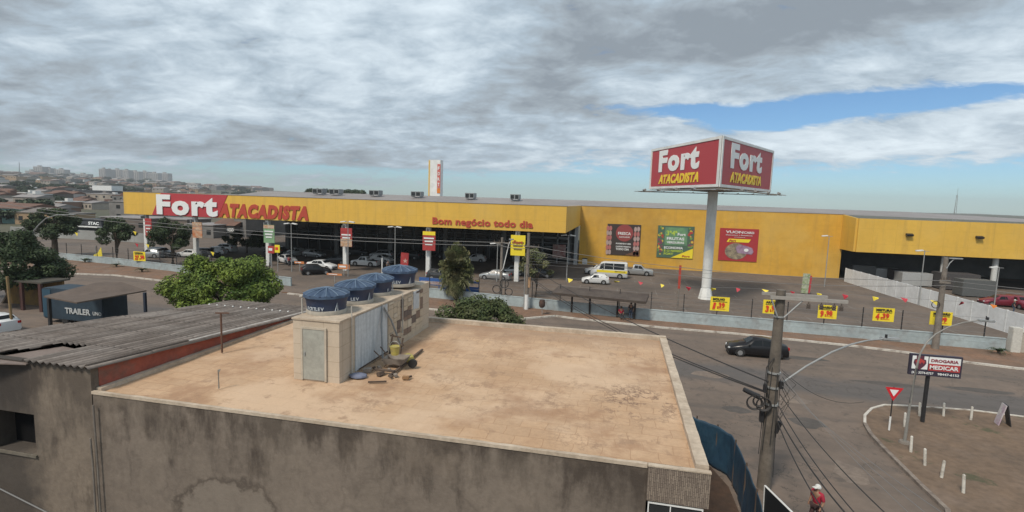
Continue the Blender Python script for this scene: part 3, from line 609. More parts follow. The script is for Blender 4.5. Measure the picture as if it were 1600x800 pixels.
price(1279, 1307, 476, 499, 'MASSA', '9', ',98', 'yellow price sign reading 9,98 right of the near pole')
price(1365, 1396.5, 480, 503.5, 'MISTURA', '4', ',39', 'yellow price sign reading MISTURA 4,39')
price(1454, 1487, 486, 509.5, 'MACARRÃO', '', ',99', 'yellow price sign reading MACARRÃO, partly behind a pole')
price(210, 225.5, 392.5, 408.5, 'OFERTA', '27', ',98', 'yellow price sign reading 27,98 at the left end of the fence')

# ------------------------------------------------------------------ vehicles
def paint(n, c, metal=.3): return mat('car_paint_'+n, c, .28, metal=metal, fine=0)
PW, PS, PK, PD = paint('white', (.62, .63, .63), 0), paint('silver', (.42, .44, .45), .5), paint('black', (.012, .012, .014), .2), paint('dark', (.045, .05, .055), .3)
CGL = mat('car_glass', (.010, .012, .014), .12, fine=0, spec=.25)
SHP = {  # stations: x from the nose (share of length), belt z, top z (share of height), roof half width share
 'hatch': [(0, .36, .42, .80), (.03, .42, .50, .9), (.24, .56, .66, .86), (.30, .60, .70, .82), (.44, .62, .96, .70), (.62, .63, 1.0, .70), (.84, .64, .97, .68), (.93, .64, .78, .76), (.985, .60, .68, .84), (1, .40, .48, .8)],
 'sedan': [(0, .36, .42, .80), (.03, .43, .52, .9), (.25, .58, .68, .86), (.29, .60, .70, .82), (.42, .62, .97, .68), (.58, .63, 1.0, .68), (.74, .64, .94, .68), (.84, .65, .76, .80), (.97, .62, .72, .84), (1, .42, .5, .8)],
 'suv': [(0, .38, .48, .84), (.03, .48, .58, .9), (.22, .60, .68, .86), (.27, .62, .72, .84), (.38, .64, .97, .72), (.6, .65, 1.0, .72), (.88, .66, .97, .70), (.96, .64, .80, .78), (1, .42, .6, .8)],
 'pickup': [(0, .36, .48, .84), (.03, .46, .56, .9), (.22, .56, .64, .86), (.26, .58, .68, .84), (.36, .60, .97, .72), (.56, .60, 1.0, .72), (.60, .60, .93, .72), (.62, .56, .60, .92), (.985, .56, .60, .92), (1, .40, .56, .9)],
 'van': [(0, .30, .40, .80), (.02, .36, .44, .9), (.13, .46, .54, .86), (.16, .50, .60, .86), (.28, .54, .93, .78), (.36, .54, .99, .78), (.95, .54, 1.0, .78), (.985, .54, .97, .78), (1, .3, .5, .9)]}
WIN = {'hatch': (4, 7), 'sedan': (4, 6), 'suv': (4, 6), 'pickup': (4, 5), 'van': (4, 6)}
def car(kind, paintm, L, Wd, H, lab, group=None, name='parked_car', cat='car', stripe=None):
    t = thing(name, lab, cat, (0, 0, 0), group); S = SHP[kind]; hw = Wd/2; zb = .2
    def ring(s_, k=0.0):
        x = -L/2+s_[0]*L; edge = min(s_[0], 1-s_[0]); wv = hw*(.86+.14*min(1, edge/.06)); b = s_[1]*H; tp = s_[2]*H; r = hw*s_[3]
        return [(x, -wv*.9, zb), (x, -wv, zb+.14), (x, -wv, b*.8), (x, -wv*.97, b), (x, -r, tp-.045*H), (x, -r*.8, tp), (x, r*.8, tp), (x, r, tp-.045*H), (x, wv*.97, b), (x, wv, b*.8), (x, wv, zb+.14), (x, wv*.9, zb)]
    rg = [ring(s_) for s_ in S]; n = 12; m_ = MB()
    vs = [p for r in rg for p in r]; fs = [(i*n+k, i*n+(k+1) % n, (i+1)*n+(k+1) % n, (i+1)*n+k) for i in range(len(rg)-1) for k in range(n)]+[tuple(range(n-1, -1, -1)), tuple(range((len(rg)-1)*n, len(rg)*n))]
    m_.add(vs, fs)
    if kind == 'pickup': m_.bb(L*.14, L*.47, -hw*.82, hw*.82, H*.58, H*.603, mi=1)
    m_.build('body', [paintm, BLACK], t, smooth=True)
    # side glass, two panes a side
    i0, i1 = WIN[kind]
    def side(xs, sgn):
        pts = []
        for x in xs: pass
    def at(sx, lv):     # point on the cabin side at share sx, level lv between belt and roof edge
        for a, b in zip(S, S[1:]):
            if a[0] <= sx <= b[0]:
                u = (sx-a[0])/(b[0]-a[0]); s_ = tuple(a[k]+(b[k]-a[k])*u for k in range(4)); r = ring(s_); p, q = Vector(r[3]), Vector(r[4]); return p+(q-p)*lv
    a0 = S[i0][0]-.085 if kind != 'van' else S[i0][0]-.05; a1 = S[i1][0]+.0
    if kind in ('hatch', 'sedan'): a1 = S[i1][0]+(.03 if kind == 'hatch' else .04)
    cuts = {'van': [a0, .37, .62, .92], 'pickup': [a0, .45, .58]}.get(kind, [a0, .555, a1]) 
    for c0, c1 in zip(cuts, cuts[1:]):
        for sg in (1, -1):
            g0 = c0+(.10*(S[i0][0]-a0)/.085 if c0 == a0 else .012); 
            l_ = .05 if kind == 'van' else .12; lo0, lo1 = at(c0+.006, l_), at(c1-.006, l_); top0 = at(max(c0+.008, min(S[i0][0]+.004, c1-.02)) if c0 == a0 else c0+.006, .93); top1 = at(min(c1-.006, S[i1][0]), .93)
            ps = [Vector((p.x, p.y*sg*-1 if sg == 1 else p.y, p.z)) for p in (lo0, lo1, top1, top0)]
            nrm = Vector((0, 1 if ps[0].y > 0 else -1, .25)); MB().slab([p+nrm*.004 for p in ps], nrm, .012).build('side_window', CGL, t)
    # windscreen, rear glass
    def pane(ia, ib, nm, sx):
        ra, rb_ = ring(S[ia]), ring(S[ib]); A, B = Vector(ra[5]), Vector(ra[6]); C_, D_ = Vector(rb_[6]), Vector(rb_[5])
        lo = lambda p, q, u: p+(q-p)*u
        P = [lo(A, D_, .1), lo(B, C_, .1), lo(B, C_, .92), lo(A, D_, .92)]; nrm = (P[1]-P[0]).cross(P[3]-P[0]).normalized()
        if nrm.z < 0: nrm = -nrm
        MB().slab([p+nrm*.006 for p in P], nrm, .012).build(nm, CGL, t)
    pane(3, 4, 'windscreen', 1)
    if kind == 'hatch': pane(6, 7, 'rear_window', 1)
    if kind == 'sedan': pane(6, 7, 'rear_window', 1)
    if kind == 'suv': pane(6, 7, 'rear_window', 1)
    if kind == 'pickup':
        P = [(L*.1+.012, -hw*.6, H*.66), (L*.1+.012, hw*.6, H*.66), (L*.1-.02, hw*.56, H*.9), (L*.1-.02, -hw*.56, H*.9)]; MB().slab([(p[0]+.03, p[1], p[2]) for p in P], (1, 0, 0), .012).build('rear_window', CGL, t)
    if kind == 'van': MB().slab([(L/2-.01, -hw*.6, H*.6), (L/2-.01, hw*.6, H*.6), (L/2-.06, hw*.55, H*.88), (L/2-.06, -hw*.55, H*.88)], (1, 0, 0), .06).build('rear_window', CGL, t)
    rw = .31 if H < 1.55 else .36
    for sx in (.185 if kind != 'van' else .16, .80 if kind != 'pickup' else .78):
        for sg in (1, -1):
            X = -L/2+sx*L; y0 = sg*(hw-.2); y1 = sg*(hw+.012)
            wh = MB().cyl((X, y0, rw), (X, y1, rw), rw, n=18).build('wheel', TYRE, t, smooth=True)
            rm = MB(); rm.cyl((X, y1, rw), (X, y1+sg*.012, rw), rw*.62, n=10); rm.build('rim', RIM, wh, world=False)
    for sx in (.185 if kind != 'van' else .16, .80 if kind != 'pickup' else .78):
        for sg in (1, -1): X = -L/2+sx*L; MB().slab([(X+rw*1.2*math.cos(a), sg*(hw+.003), max(rw+rw*1.2*math.sin(a), .2)) for a in np.linspace(-.3, math.pi+.3, 14)], (0, sg, 0), .006).build('wheel_arch', BLACK, t)
    for sg in (1, -1):
        hz = S[1][1]*H*.95; MB().box((-L/2+.09, sg*hw*.66, hz), (.2, hw*.34, .13), rz=sg*-.25, bev=.02).build('headlight', LAMPW, t)
        MB().box((L/2-.05, sg*hw*.74, S[-2][1]*H*.95), (.14, hw*.26, .2), bev=.02).build('taillight', LAMPR, t)
        MB().box((-L/2+L*.33, sg*(hw+.06), S[4][1]*H+.06), (.14, .18, .11), bev=.02).build('wing_mirror', paintm, t)
    MB().box((-L/2-.0, 0, .34), (.1, Wd*.7, .16)).build('bumper_grille', BLACK, t)
    if stripe:
        for sg in (1, -1): MB().bb(-L*.33, L*.49, min(sg*(hw+.004), sg*(hw+.012)), max(sg*(hw+.004), sg*(hw+.012)), H*.35, H*.50).build('yellow_stripe', stripe, t)
    return t
def put(t, px, py, rz=0, first=True):
    g = G(px, py); t.location = (g[0], g[1], .01); t.rotation_euler.z = R(rz); return t
CG = 'cars parked in the store car park'
put(car('hatch', PW, 3.85, 1.66, 1.45, 'small white hatchback with red door stripe in front of the school van', CG), 930, 443, 3)
van = car('van', PW, 5.6, 2.05, 2.5, 'white minibus with a yellow stripe parked by the yellow wall', None, 'minibus', 'van', stripe=YSIGN); put(van, 951, 433.5, 0)
text('ESCOLAR', (van.location.x+.9, van.location.y-1.045, 1.04), XR, ZU, w=1.6, h=.16, mt=INKB, parent=van, bold=.02, depth=.01)
put(car('hatch', PW, 4.0, 1.7, 1.5, 'white car mostly hidden behind the front of the minibus', CG), 933, 428, 10)
put(car('pickup', PS, 5.2, 1.8, 1.75, 'silver crew cab pickup parked right of the minibus', None, 'pickup_truck', 'pickup truck'), 994, 429.5, 178)
blk = car('sedan', PK, 4.3, 1.74, 1.46, 'black saloon car driving on the street behind the near concrete pole', None, 'moving_car'); put(blk, 1181, 555, 0)
put(car('sedan', PS, 4.5, 1.75, 1.45, 'silver saloon nearest the street right of the shaggy palm', CG), 774, 436.5, -2)
put(car('hatch', PS, 4.1, 1.75, 1.5, 'silver hatchback behind the silver saloon near the yellow sign', CG), 800, 429.5, 12)
put(car('suv', PD, 4.3, 1.8, 1.65, 'dark car behind the thin tree next to the concrete poles', CG), 842, 433, 180)
put(car('pickup', PW, 4.5, 1.68, 1.6, 'small white pickup parked right of the red food sign', None, 'pickup_truck', 'pickup truck'), 571, 415.5, 2)
put(car('hatch', PW, 4.1, 1.75, 1.5, 'white car parked just behind the small white pickup', CG), 597, 410.5, 170)
put(car('suv', PS, 4.4, 1.8, 1.65, 'silver car under the canopy behind the white pickup', CG), 597, 404, 0)
put(car('sedan', PW, 4.5, 1.78, 1.45, 'white saloon between the green tree and the red food sign', CG), 503, 420.5, 178)
put(car('hatch', PK, 4.0, 1.75, 1.5, 'black hatchback in front of the white saloon by the gate', CG), 494, 428.5, 40+180)
put(car('hatch', PS, 4.0, 1.72, 1.5, 'silver hatchback under the canopy above the white saloon', CG), 491, 402, 175)
put(car('hatch', PS, 3.9, 1.72, 1.5, 'small silver car behind the lamp post by the green tree', CG), 461, 400, 60)
put(car('sedan', PW, 4.3, 1.75, 1.45, 'white car at the right edge of the green tree crown', CG), 449, 411, 150)
put(car('suv', PW, 4.4, 1.8, 1.6, 'white car under the long sign behind the green tree', CG), 351, 393.5, 0)
put(car('hatch', PS, 4.1, 1.75, 1.55, 'pale silver car next to the leftmost white column', CG), 236, 402.5, 10)
put(car('suv', PD, 4.5, 1.8, 1.65, 'dark car right of the pale silver car behind the palm', CG), 252, 401.5, 180)
put(car('sedan', PW, 4.4, 1.75, 1.4, 'low white car left of the second white column', CG), 297, 402, 0)
put(car('suv', PD, 4.4, 1.8, 1.6, 'dark car right of the second white column', CG), 323, 402, 180)
put(car('hatch', PW, 4.0, 1.75, 1.5, 'white car behind the dark car, second column from the left', CG), 334, 398, 20)
put(car('suv', PD, 4.4, 1.8, 1.6, 'dark car hidden behind the blue cart corral', CG), 692, 438, 178)
put(car('hatch', PW, 4.0, 1.7, 1.5, 'white car showing behind the right side of the shaggy palm', CG), 742, 409, 5)
put(car('hatch', PD, 4.0, 1.72, 1.5, 'dark hatchback in the shade left of the red food sign', CG), 523, 412, 20)
dk = car('suv', PD, 4.3, 1.8, 1.6, 'dark car in the shade under the canopy', 'dark cars in the canopy shade')
put(dk, 640, 405, 0)
for i, (px, py) in enumerate([(700, 404), (560, 399), (430, 398)]):
    c = copy_tree(dk); put(c, px, py, (i*177) % 360)
c = put(car('hatch', PW, 4.0, 1.7, 1.45, 'white car cut off by the left edge below the dark tree', None), -8, 517, -8)
RC = paint('red', (.17, .02, .035), .1)
put(car('hatch', RC, 4.0, 1.7, 1.45, 'red car under the loading bay left of the white motor scooter', None), 1560, 478, 0)
put(car('suv', RC, 4.2, 1.7, 1.5, 'red car at the right edge under the loading bay', None), 1592, 481, 90)

# white panel wall with slots in the car park
A, B = Vector(G(1320, 440)), Vector(G(1580, 522)); t = thing('panel_wall', 'long white concrete panel wall running back to the loading bay', 'wall', tuple(A))
u = (B-A); Ln = u.length; u = u.normalized(); n = Vector((-u.y, u.x, 0)); ang = math.atan2(u.y, u.x); k = 0; s_ = 0
PWL = mat('panel_white', (.74, .76, .77), .8, (.62, .64, .65), .7, .5, .06, 3)
while s_ < Ln-.3:
    q = A+u*(s_+1.15); 
    for j in range(5): MB().box((q.x, q.y, .23+.44*j+.0), (2.2, .1, .43), rz=ang).build('panel', PWL, t) if j == 0 and False else None
    m_ = MB(); [m_.box((q.x, q.y, .22+.44*j), (2.16, .1, .439), rz=ang) for j in range(5)]; m_.build('panel', PWL, t)
    q = A+u*s_; MB().box((q.x, q.y, 1.12), (.2, .15, 2.24), rz=ang).build('post', mat('panel_post', (.64, .66, .66), .8), t)
    s_ += 2.36
# loading bay contents
def crate(px, py, w_, d_, h_, lab, mt, nm='stacked_goods', cat='goods'):
    g = G(px, py); t = thing(nm, lab, cat, g)
    m_ = MB(); m_.box((g[0], g[1], .12+h_/2), (w_, d_, h_), bev=.04); m_.build('load', mt, t)
    m_ = MB(); [m_.box((g[0]+k*w_*.4, g[1], .06), (.12, d_, .12)) for k in (-1, 0, 1)]; m_.build('pallet', TRUNK, t)
PAL = mat('wrap_white', (.34, .35, .35), .5); PAD = mat('goods_dark', (.06, .055, .055), .7); PAG = mat('goods_grey', (.09, .095, .095), .7)
crate(1375, 437, 5, 2.5, 1.9, 'white wrapped load behind the far end of the panel wall', PAL)
crate(1425, 446, 4.2, 2.5, 2.0, 'white wrapped load right of the dark stack in the loading bay', PAL)
crate(1401, 441, 2.2, 2, 2.0, 'dark stack between two white wrapped loads', PAD)
crate(1520, 463, 4, 2.2, 2.3, 'grey wrapped load left of the white round column', PAG)
crate(1490, 452, 5, 3, 2.4, 'long dark stack deep in the loading bay', PAD)
crate(1345, 436, 3.5, 2, 2.3, 'dark grey stack at the inner corner of the loading bay', PAG)

# ------------------------------------------------------------------ poles, lamps
def pole(x, y, h, r0, r1, lab, mt=CONC, arms=(), white=0, rot=0):
    t = thing('utility_pole', lab, 'utility pole', (x, y, 0))
    MB().cyl((x, y, 0), (x, y, h), r0, r1, n=14).build('shaft', mt, t, smooth=True)
    if white: MB().cyl((x, y, .05), (x, y, white), r0+.012, r0+.006, n=14).build('painted_foot', WHITE, t, smooth=True)
    for (z, a0, a1, th) in arms:
        m_ = MB(); m_.box((x+(a0+a1)/2*math.cos(rot), y+(a0+a1)/2*math.sin(rot)-r1-.06, z), (a1-a0, .1, th), rz=rot); m_.build('crossarm', GALV if mt is not CONC else CONC, t)
        k = 0
        for s_ in np.linspace(a0+.1, a1-.1, 4): MB().cyl((x+s_*math.cos(rot), y+s_*math.sin(rot)-r1-.06, z+th/2), (x+s_*math.cos(rot), y+s_*math.sin(rot)-r1-.06, z+th/2+.22), .05, .03, 8).build('insulator', BROWNM, t)
    return t
P1 = (6.37, 21.82)
p1h = 8.3
t = thing('utility_pole', 'thick near concrete utility pole with a long crossarm and cable coils', 'utility pole', (P1[0], P1[1], 0))
MB().cyl((P1[0], P1[1], 0), (P1[0], P1[1], p1h), .27, .17, n=16).build('shaft', mat('old_concrete', (.15, .128, .105), .92, (.10, .085, .07), 1.6, .5, .18, 7, .4), t, smooth=True)
m_ = MB(); m_.box((P1[0]+.93, P1[1]-.25, 8.02), (2.75, .1, .12)); m_.build('crossarm', mat('arm_steel', (.30, .28, .255), .7), t)
m_ = MB(); m_.box((P1[0]+.57, P1[1]+.25, 8.08), (2.4, .1, .11)); m_.build('crossarm', MATS['arm_steel'], t)
m_ = MB(); m_.tube([(P1[0]+.72, P1[1]-.25, 7.95), (P1[0]+.12, P1[1]-.24, 7.25)], .03); m_.tube([(P1[0]-.4, P1[1]-.25, 7.95), (P1[0]-.12, P1[1]-.24, 7.25)], .03); m_.build('brace', GALV, t)
for k, dx_ in enumerate((.95, 1.4, 1.85, 2.1)):
    m_ = MB(); m_.cyl((P1[0]+dx_, P1[1]-.25, 7.93), (P1[0]+dx_, P1[1]-.25, 7.86), .015, n=6); [m_.cyl((P1[0]+dx_, P1[1]-.25, 7.86-.07*j), (P1[0]+dx_, P1[1]-.25, 7.80-.07*j), .05, .085, 10) for j in range(3)]; m_.build('insulator', BROWNM, t)
for z in (7.2, 4.9, 4.3, 3.6): MB().cyl((P1[0], P1[1], z), (P1[0], P1[1], z+.07), .33-.02*z+.03, n=14).build('steel_band', GALV, t)
m_ = MB(); m_.cyl((P1[0]-.55, P1[1]-.3, 3.95), (P1[0]-1.15, P1[1]-.3, 4.2), .11, .09, 10); m_.build('splice_box', BLACK, t)
for (dx_, z, r) in ((-.72, 3.72, .26), (-.38, 3.68, .24), (-.55, 3.8, .2)):
    m_ = MB(); [m_.tube([(P1[0]+dx_+(r+.015*j)*math.cos(a), P1[1]-.33-.02*j, z+(r+.01*j)*math.sin(a)) for a in np.linspace(0, 2*math.pi, 21)], .022, 5) for j in range(4)]; m_.build('cable_coil', WIRE, t)
for (a_, b_, z_, sz, ry_) in ((-.34, -.1, 3.1, (.16, .2, .5), 0), (.3, -.1, 2.7, (.14, .2, .5), .3), (.25, -.2, 4.5, (.16, .16, .3), 0), (-.33, -.2, 4.3, (.14, .14, .35), 0)): MB().box((P1[0]+a_, P1[1]+b_, z_), sz, ry=ry_, bev=.02).build('terminal_box', BLACK, t)
m_ = MB()
for k in range(7):
    a = k*.9; rr_ = .3; m_.tube([(P1[0]+(rr_-.014*z+.02)*math.cos(a+z*.1), P1[1]+(rr_-.014*z+.02)*math.sin(a+z*.1)-.02, z) for z in np.linspace(.5+k*.3, 6.2-k*.25, 14)], .016, 4)
for k in range(5): rnd = random.Random(k); m_.tube([(P1[0]+.26, P1[1]-.25, 5.0-.15*k), (P1[0]+.5+rnd.random()*.3, P1[1]-.3, 4.6-.2*k), (P1[0]+.3, P1[1]-.25, 3.9-.2*k)], .012, 4)
m_.tube([(P1[0]-.1, P1[1]-.25, 5.6), (P1[0]-.36, P1[1]-.28, 5.2), (P1[0]-.38, P1[1]-.28, 4.5), (P1[0]-.2, P1[1]-.26, 4.0)], .02, 5)
m_.build('riser_cables', WIRE, t)
a0 = D(1222, 598, 21.6); pts = [a0]+[D(px, py, yy) for px, py, yy in ((1260, 572, 22), (1300, 550, 22.5), (1330, 538, 23), (1355, 532, 23.4), (1380, 529.5, 23.8))]
m_ = MB(); m_.tube(pts, .035, 8); m_.build('lamp_arm', GALV, t)
q = Vector(pts[-1]); MB().box(q+Vector((.3, .08, 0)), (.75, .26, .12), rz=.1, bev=.04).build('lamp_head', GALV, t); MB().cyl(q+Vector((.1, 0, .06)), q+Vector((.1, 0, .2)), .05, n=8).build('photocell', BLACK, t)
g2 = G(783, 480); P2 = (g2[0], 53.9); g3 = G(824, 487); P3 = (D(824, 430, 52.3)[0], 52.3); P4 = (D(1463, 500, 49.3)[0], 49.0)
h2, h3, h4 = D(783, 371, P2[1])[2], D(824, 364, P3[1])[2], D(1470, 402, P4[1])[2]
P2 = (D(783, 430, P2[1])[0], P2[1])
tp = pole(P2[0], P2[1], h2, .19, .13, 'grey concrete pole right of the palm with cable coils low down', arms=((h2-.55, -.9, .9, .1),))
m_ = MB()
for (px, py, r) in ((788, 443, .45), (776, 452, .42), (785, 467, .42), (795, 456, .38)):
    q = D(px, py, P2[1]-.3); [m_.tube([(q[0]+(r+.02*j)*math.cos(a), q[1]-.02*j, q[2]+(r+.015*j)*math.sin(a)) for a in np.linspace(0, 2*math.pi, 17)], .03, 4) for j in range(3)]
m_.build('cable_coil', WIRE, tp)
m_ = MB(); q0 = D(786, 420, P2[1]-.3); q1 = D(795, 382, P2[1]-.3); q2 = D(799, 374, P2[1]-.5); m_.tube([(P2[0], P2[1]-.15, q0[2]-.3), q0, q1, q2], .05, 6); m_.build('lamp_arm', WHITE, tp)
MB().box(q2, (.5, .25, .14), bev=.03).build('lamp_head', GALV, tp)
tp = pole(P3[0], P3[1], h3, .21, .15, 'concrete pole with a white painted foot beside the pavement ramp', arms=((h3-1.4, -.4, 1.2, .1),), white=1.7)
MB().cyl((P3[0]-.25, P3[1]-.12, 0), (P3[0]-.25, P3[1]-.12, 4.9), .04, n=8).build('conduit', GALV, tp)
MB().box((P3[0]+.26, P3[1]-.1, 3.0), (.24, .25, 1.1), bev=.02).build('meter_box', mat('meter_tan', (.36, .22, .12), .7), tp)
tp = pole(P4[0], P4[1], h4, .27, .17, 'grey concrete pole in front of the white panel wall', arms=((h4-2.0, -.4, .4, .3),))
q = D(1484, 411, P4[1]); m_ = MB(); m_.tube([(P4[0], P4[1]-.2, h4-.9), q, D(1492, 404, P4[1])], .04, 6); m_.build('lamp_arm', GALV, tp); m_ = MB(); m_.box(D(1493, 404, P4[1]), (1.0, .25, .1), bev=.02); m_.build('lamp_head', GALV, tp)
def coil(px, py, y, r, lab):
    q = D(px, py, y); m_ = MB(); [m_.tube([(q[0]+(r+.03*j)*math.cos(a), q[1], q[2]+(r+.02*j)*math.sin(a)) for a in np.linspace(0, 2*math.pi, 17)], .02, 4) for j in range(2)]
    return m_
coil(1462, 476, P4[1]-.25, .28, '').build('cable_coil', WIRE, tp)
# lot lamps
def lotlamp(px, base, top, lab, heads=2):
    g = G(*base); h = D(px, top, g[1])[2]; t = thing('lamp_post', lab, 'lamp post', g, 'thin lamp posts in the car park')
    MB().cyl(g, (g[0], g[1], h), .075, .05, 8).build('shaft', GALV, t, smooth=True)
    for k in range(heads): s_ = (-1, 1)[k]; MB().box((g[0]+s_*.65, g[1]-.1, h-.05), (.8, .35, .16), ry=s_*.12, bev=.03).build('lamp_head', WHITE, t)
    m_ = MB(); m_.tube([(g[0]-.5, g[1], h-.1), (g[0]+.5, g[1], h-.1)], .03); m_.build('bracket', GALV, t)
lotlamp(457, (456, 425), 349, 'thin lamp post right of the green sign column')
lotlamp(544, (544, 432), 346, 'thin lamp post directly in front of the red food sign column')
lotlamp(617, (617, 430), 354, 'thin lamp post right of the small white pickup')
lotlamp(885, (885, 440), 367, 'thin lamp post by the canopy corner left of the minibus')
lotlamp(1440, (1435, 477), 391, 'thin lamp post in front of the white panel wall', 1)
lotlamp(1556, (1553, 480), 417, 'short lamp post by the round column at right', 1)
lotlamp(1291, (1288, 448), 368, 'slender lamp post in front of the yellow wall near the loading bay', 1)
lotlamp(776, (776, 440), 380, 'slender lamp post between the palm and the concrete pole', 1)
# wires
def wire(a, b, sag, r, lab, mt=WIRE, gname='overhead cables', nn=16):
    a, b = Vector(a), Vector(b); pts = [a+(b-a)*t_ + Vector((0, 0, -4*sag*t_*(1-t_))) for t_ in np.linspace(0, 1, nn)]
    m_ = MB(); m_.tube(pts, r, 4); return tag(m_.build('overhead_cable', mt), lab, 'cable', gname)
lp = (-62, 47.5)   # pole beyond the left edge of the picture
for k, (pyl, z2) in enumerate(((325, h2-.55), (329, h2-.9))):
    q = D(-60, (308, 313)[k], 56); wire(q, (P2[0]+(-.6, .2)[k], P2[1]-.2, z2), (1.2, 1.25)[k], .030, ('upper', 'lower')[k]+' pale cable strung from the left edge to the pole right of the palm', WIREG)
    wire((P2[0]+.1, P2[1]-.2, z2), (P3[0]-.1, P3[1]-.2, z2), .1, .03, ('upper', 'lower')[k]+' pale cable joining the two concrete poles', WIREG)
for k, (z3, z4) in enumerate(((h3-1.3, h4-1.9), (h3-1.8, h4-2.3))):
    wire((P3[0]+.2, P3[1]-.2, z3), (P4[0], P4[1]-.3, z4), .9+.3*k, .022, ('upper', 'lower')[k]+' cable running right in front of the yellow wall', WIREG)
    wire((P4[0], P4[1]-.3, z4), (62, 46, z4-.2-.2*k), .5, .022, ('upper', 'lower')[k]+' cable leaving the picture at the right edge', WIREG)
for k in range(5):
    q = Fp(905+28*k, 430+12*k, -1.0); wire((P3[0]+.2, P3[1]-.2, h3-2.0-.3*k), (-2+4*k, 75, 3.2-.1*k) if k % 2 else (2+3*k, 60, 4.2), .2, .012, 'thin cable fanning out from the pole with the white foot', WIREG, 'thin cables fanning out from the concrete pole')
wire((P3[0], P3[1]-.2, 4.9), (P1[0]-.2, P1[1]-.1, 4.55), .5, .03, 'black cable crossing the street to the near pole, upper one')
for k in range(2): wire((P3[0], P3[1]-.2, 3.9-.15*k), (P1[0]-.3, P1[1]-.1, 4.15-.05*k), .75+.08*k, .028, 'twin black cable crossing the street to the near pole, lower pair', WIRE, 'lower twin cables crossing the street')
for k, (z, ex, ey) in enumerate(((4.1, 1400, 800), (3.6, 1345, 800), (3.2, 1330, 800), (2.95, 1290, 800))):
    q = D(ex+25, ey+40, 12.5); wire((P1[0]+.25, P1[1]-.15, z), q, .25, .022 if k != 2 else .03, ['outermost', 'second', 'third', 'innermost'][k]+' black cable dropping from the near pole to the bottom right')
for k in range(3): q = D(1440+30*k, 820, 12); wire((P1[0]+.25, P1[1]-.15, 4.9-.2*k), q, .2, .008, 'faint thin drop wire from the near pole', WIREG, 'faint drop wires')
wire(G(1350, 628, 3.2), (P1[0]+.25, P1[1]-.1, 5.1), .5, .01, 'thin dark cable leading from the near pole toward the corner island')

# ------------------------------------------------------------------ pavement things right
BG = 'white bollards on the dirt island'
blabs = ['white bollard just left of the pharmacy sign post', 'white bollard in front of the kerb, first right of the pharmacy sign post', 'white bollard second right of the pharmacy sign post', 'white bollard between the yield sign and the lamp post', 'white bollard right of the lamp post foot', 'white bollard third from the bottom of the slanting row', 'white bollard second from the bottom of the slanting row', 'white bollard nearest the camera at the bottom of the row']
b0 = None
for i, (px, py) in enumerate([(1436.4, 650), (1474, 650), (1517, 656), (1413, 667), (1423, 706), (1445, 727), (1471, 746), (1505, 770)]):
    g = G(px, py, .1); t = thing('bollard', blabs[i], 'bollard', g, BG)
    if b0 is None: m_ = MB(); m_.cyl((0, 0, 0), (0, 0, .74), .062, .058, 12); m_.cyl((0, 0, .74), (0, 0, .78), .058, .03, 12); b0 = m_.build('post', mat('bollard_white', (.55, .53, .48), .8, (.3, .27, .23), 3, .5, .1, 9, cut=(.5, .7)), t, smooth=True, world=False)
    else: c = b0.copy(); col.objects.link(c); c.parent = t
    t.rotation_euler = (R(random.uniform(-4, 4)), R(random.uniform(-4, 4)), 0)
# yield sign
g = Vector(G(1389, 672, .1)); t = thing('yield_sign', 'red and white triangular yield sign on a post with white foot', 'road sign', g)
ht = D(1393, 607, g.y)[2]
MB().cyl(g, g+Vector((0, 0, ht)), .03, n=8).build('post', BLACK, t); MB().cyl(g, g+Vector((0, 0, .75)), .045, n=8).build('painted_foot', WHITE, t)
m_ = MB(); s_ = .42
tri = lambda s_: [Vector((g.x-s_, g.y-.05, ht+.05+s_*.55-.2)), Vector((g.x, g.y-.05, ht+.05-s_*1.15-.2)), Vector((g.x+s_, g.y-.05, ht+.05+s_*.55-.2))]
MB().slab(tri(.42), (0, -1, 0), .015).build('sign_plate', mat('sign_red', (.55, .02, .03), .4, fine=0), t); MB().slab([p+Vector((0, -.018, 0)) for p in tri(.21)], (0, -1, 0), .006).build('sign_centre', LTXT, t)
# pharmacy sign
g = Vector(G(1441, 659, .1)); t = thing('pharmacy_sign', 'dark pharmacy sign board on a single black post on the corner island', 'sign', g)
a = D(1418, 549, g.y); b = D(1499, 591, g.y); sx = (b[0]-a[0]); 
c0 = Vector(D(1458, 570, g.y)); u = Vector((1, 0, -.02)).normalized(); hh = 1.16; ww = 2.45
MB().cyl(g, (g.x, g.y, c0.z-.4), .1, n=10).build('post', BLACK, t)
m_ = MB(); m_.box((c0.x, c0.y-.15, c0.z), (ww, .16, hh)); m_.build('board', mat('navy_board', (.035, .03, .05), .5), t)
yb = c0.y-.24
def br(x0, x1, z0, z1, mt, nm, o=0): return MB().bb(c0.x-ww/2+ww*x0, c0.x-ww/2+ww*x1, yb-o, yb+.008-o, c0.z-hh/2+hh*z0, c0.z-hh/2+hh*z1).build(nm, mt, t)
br(.04, .345, .3, .92, LTXT, 'emblem_panel'); br(.365, .965, .60, .92, LTXT, 'name_panel'); br(.365, .965, .27, .595, mat('pharm_red', (.42, .05, .05), .5, fine=0), 'name_panel')
m_ = MB(); ex, ez = c0.x-ww/2+ww*.19, c0.z-hh/2+hh*.6
m_.slab([(ex+x*.36, yb-.008, ez+z*.4) for x, z in [(-.75, .45), (-.5, .5), (-.5, .95), (.5, .95), (.5, .5), (.75, .45), (.85, 0), (.6, -.4), (0, -1), (-.6, -.4), (-.85, 0)]], (0, -1, 0), .008, mi=0)
m_.slab([(ex+x*.33, yb-.018, ez+z*.33) for x, z in [(-.7, .3), (0, .75), (.7, .3), (.5, -.15), (.25, .2), (0, -.2), (-.25, .2), (-.5, -.15)]], (0, -1, 0), .008, mi=1)
m_.build('emblem', [mat('emblem_dark', (.10, .03, .05), .5), MATS['pharm_red']], t)
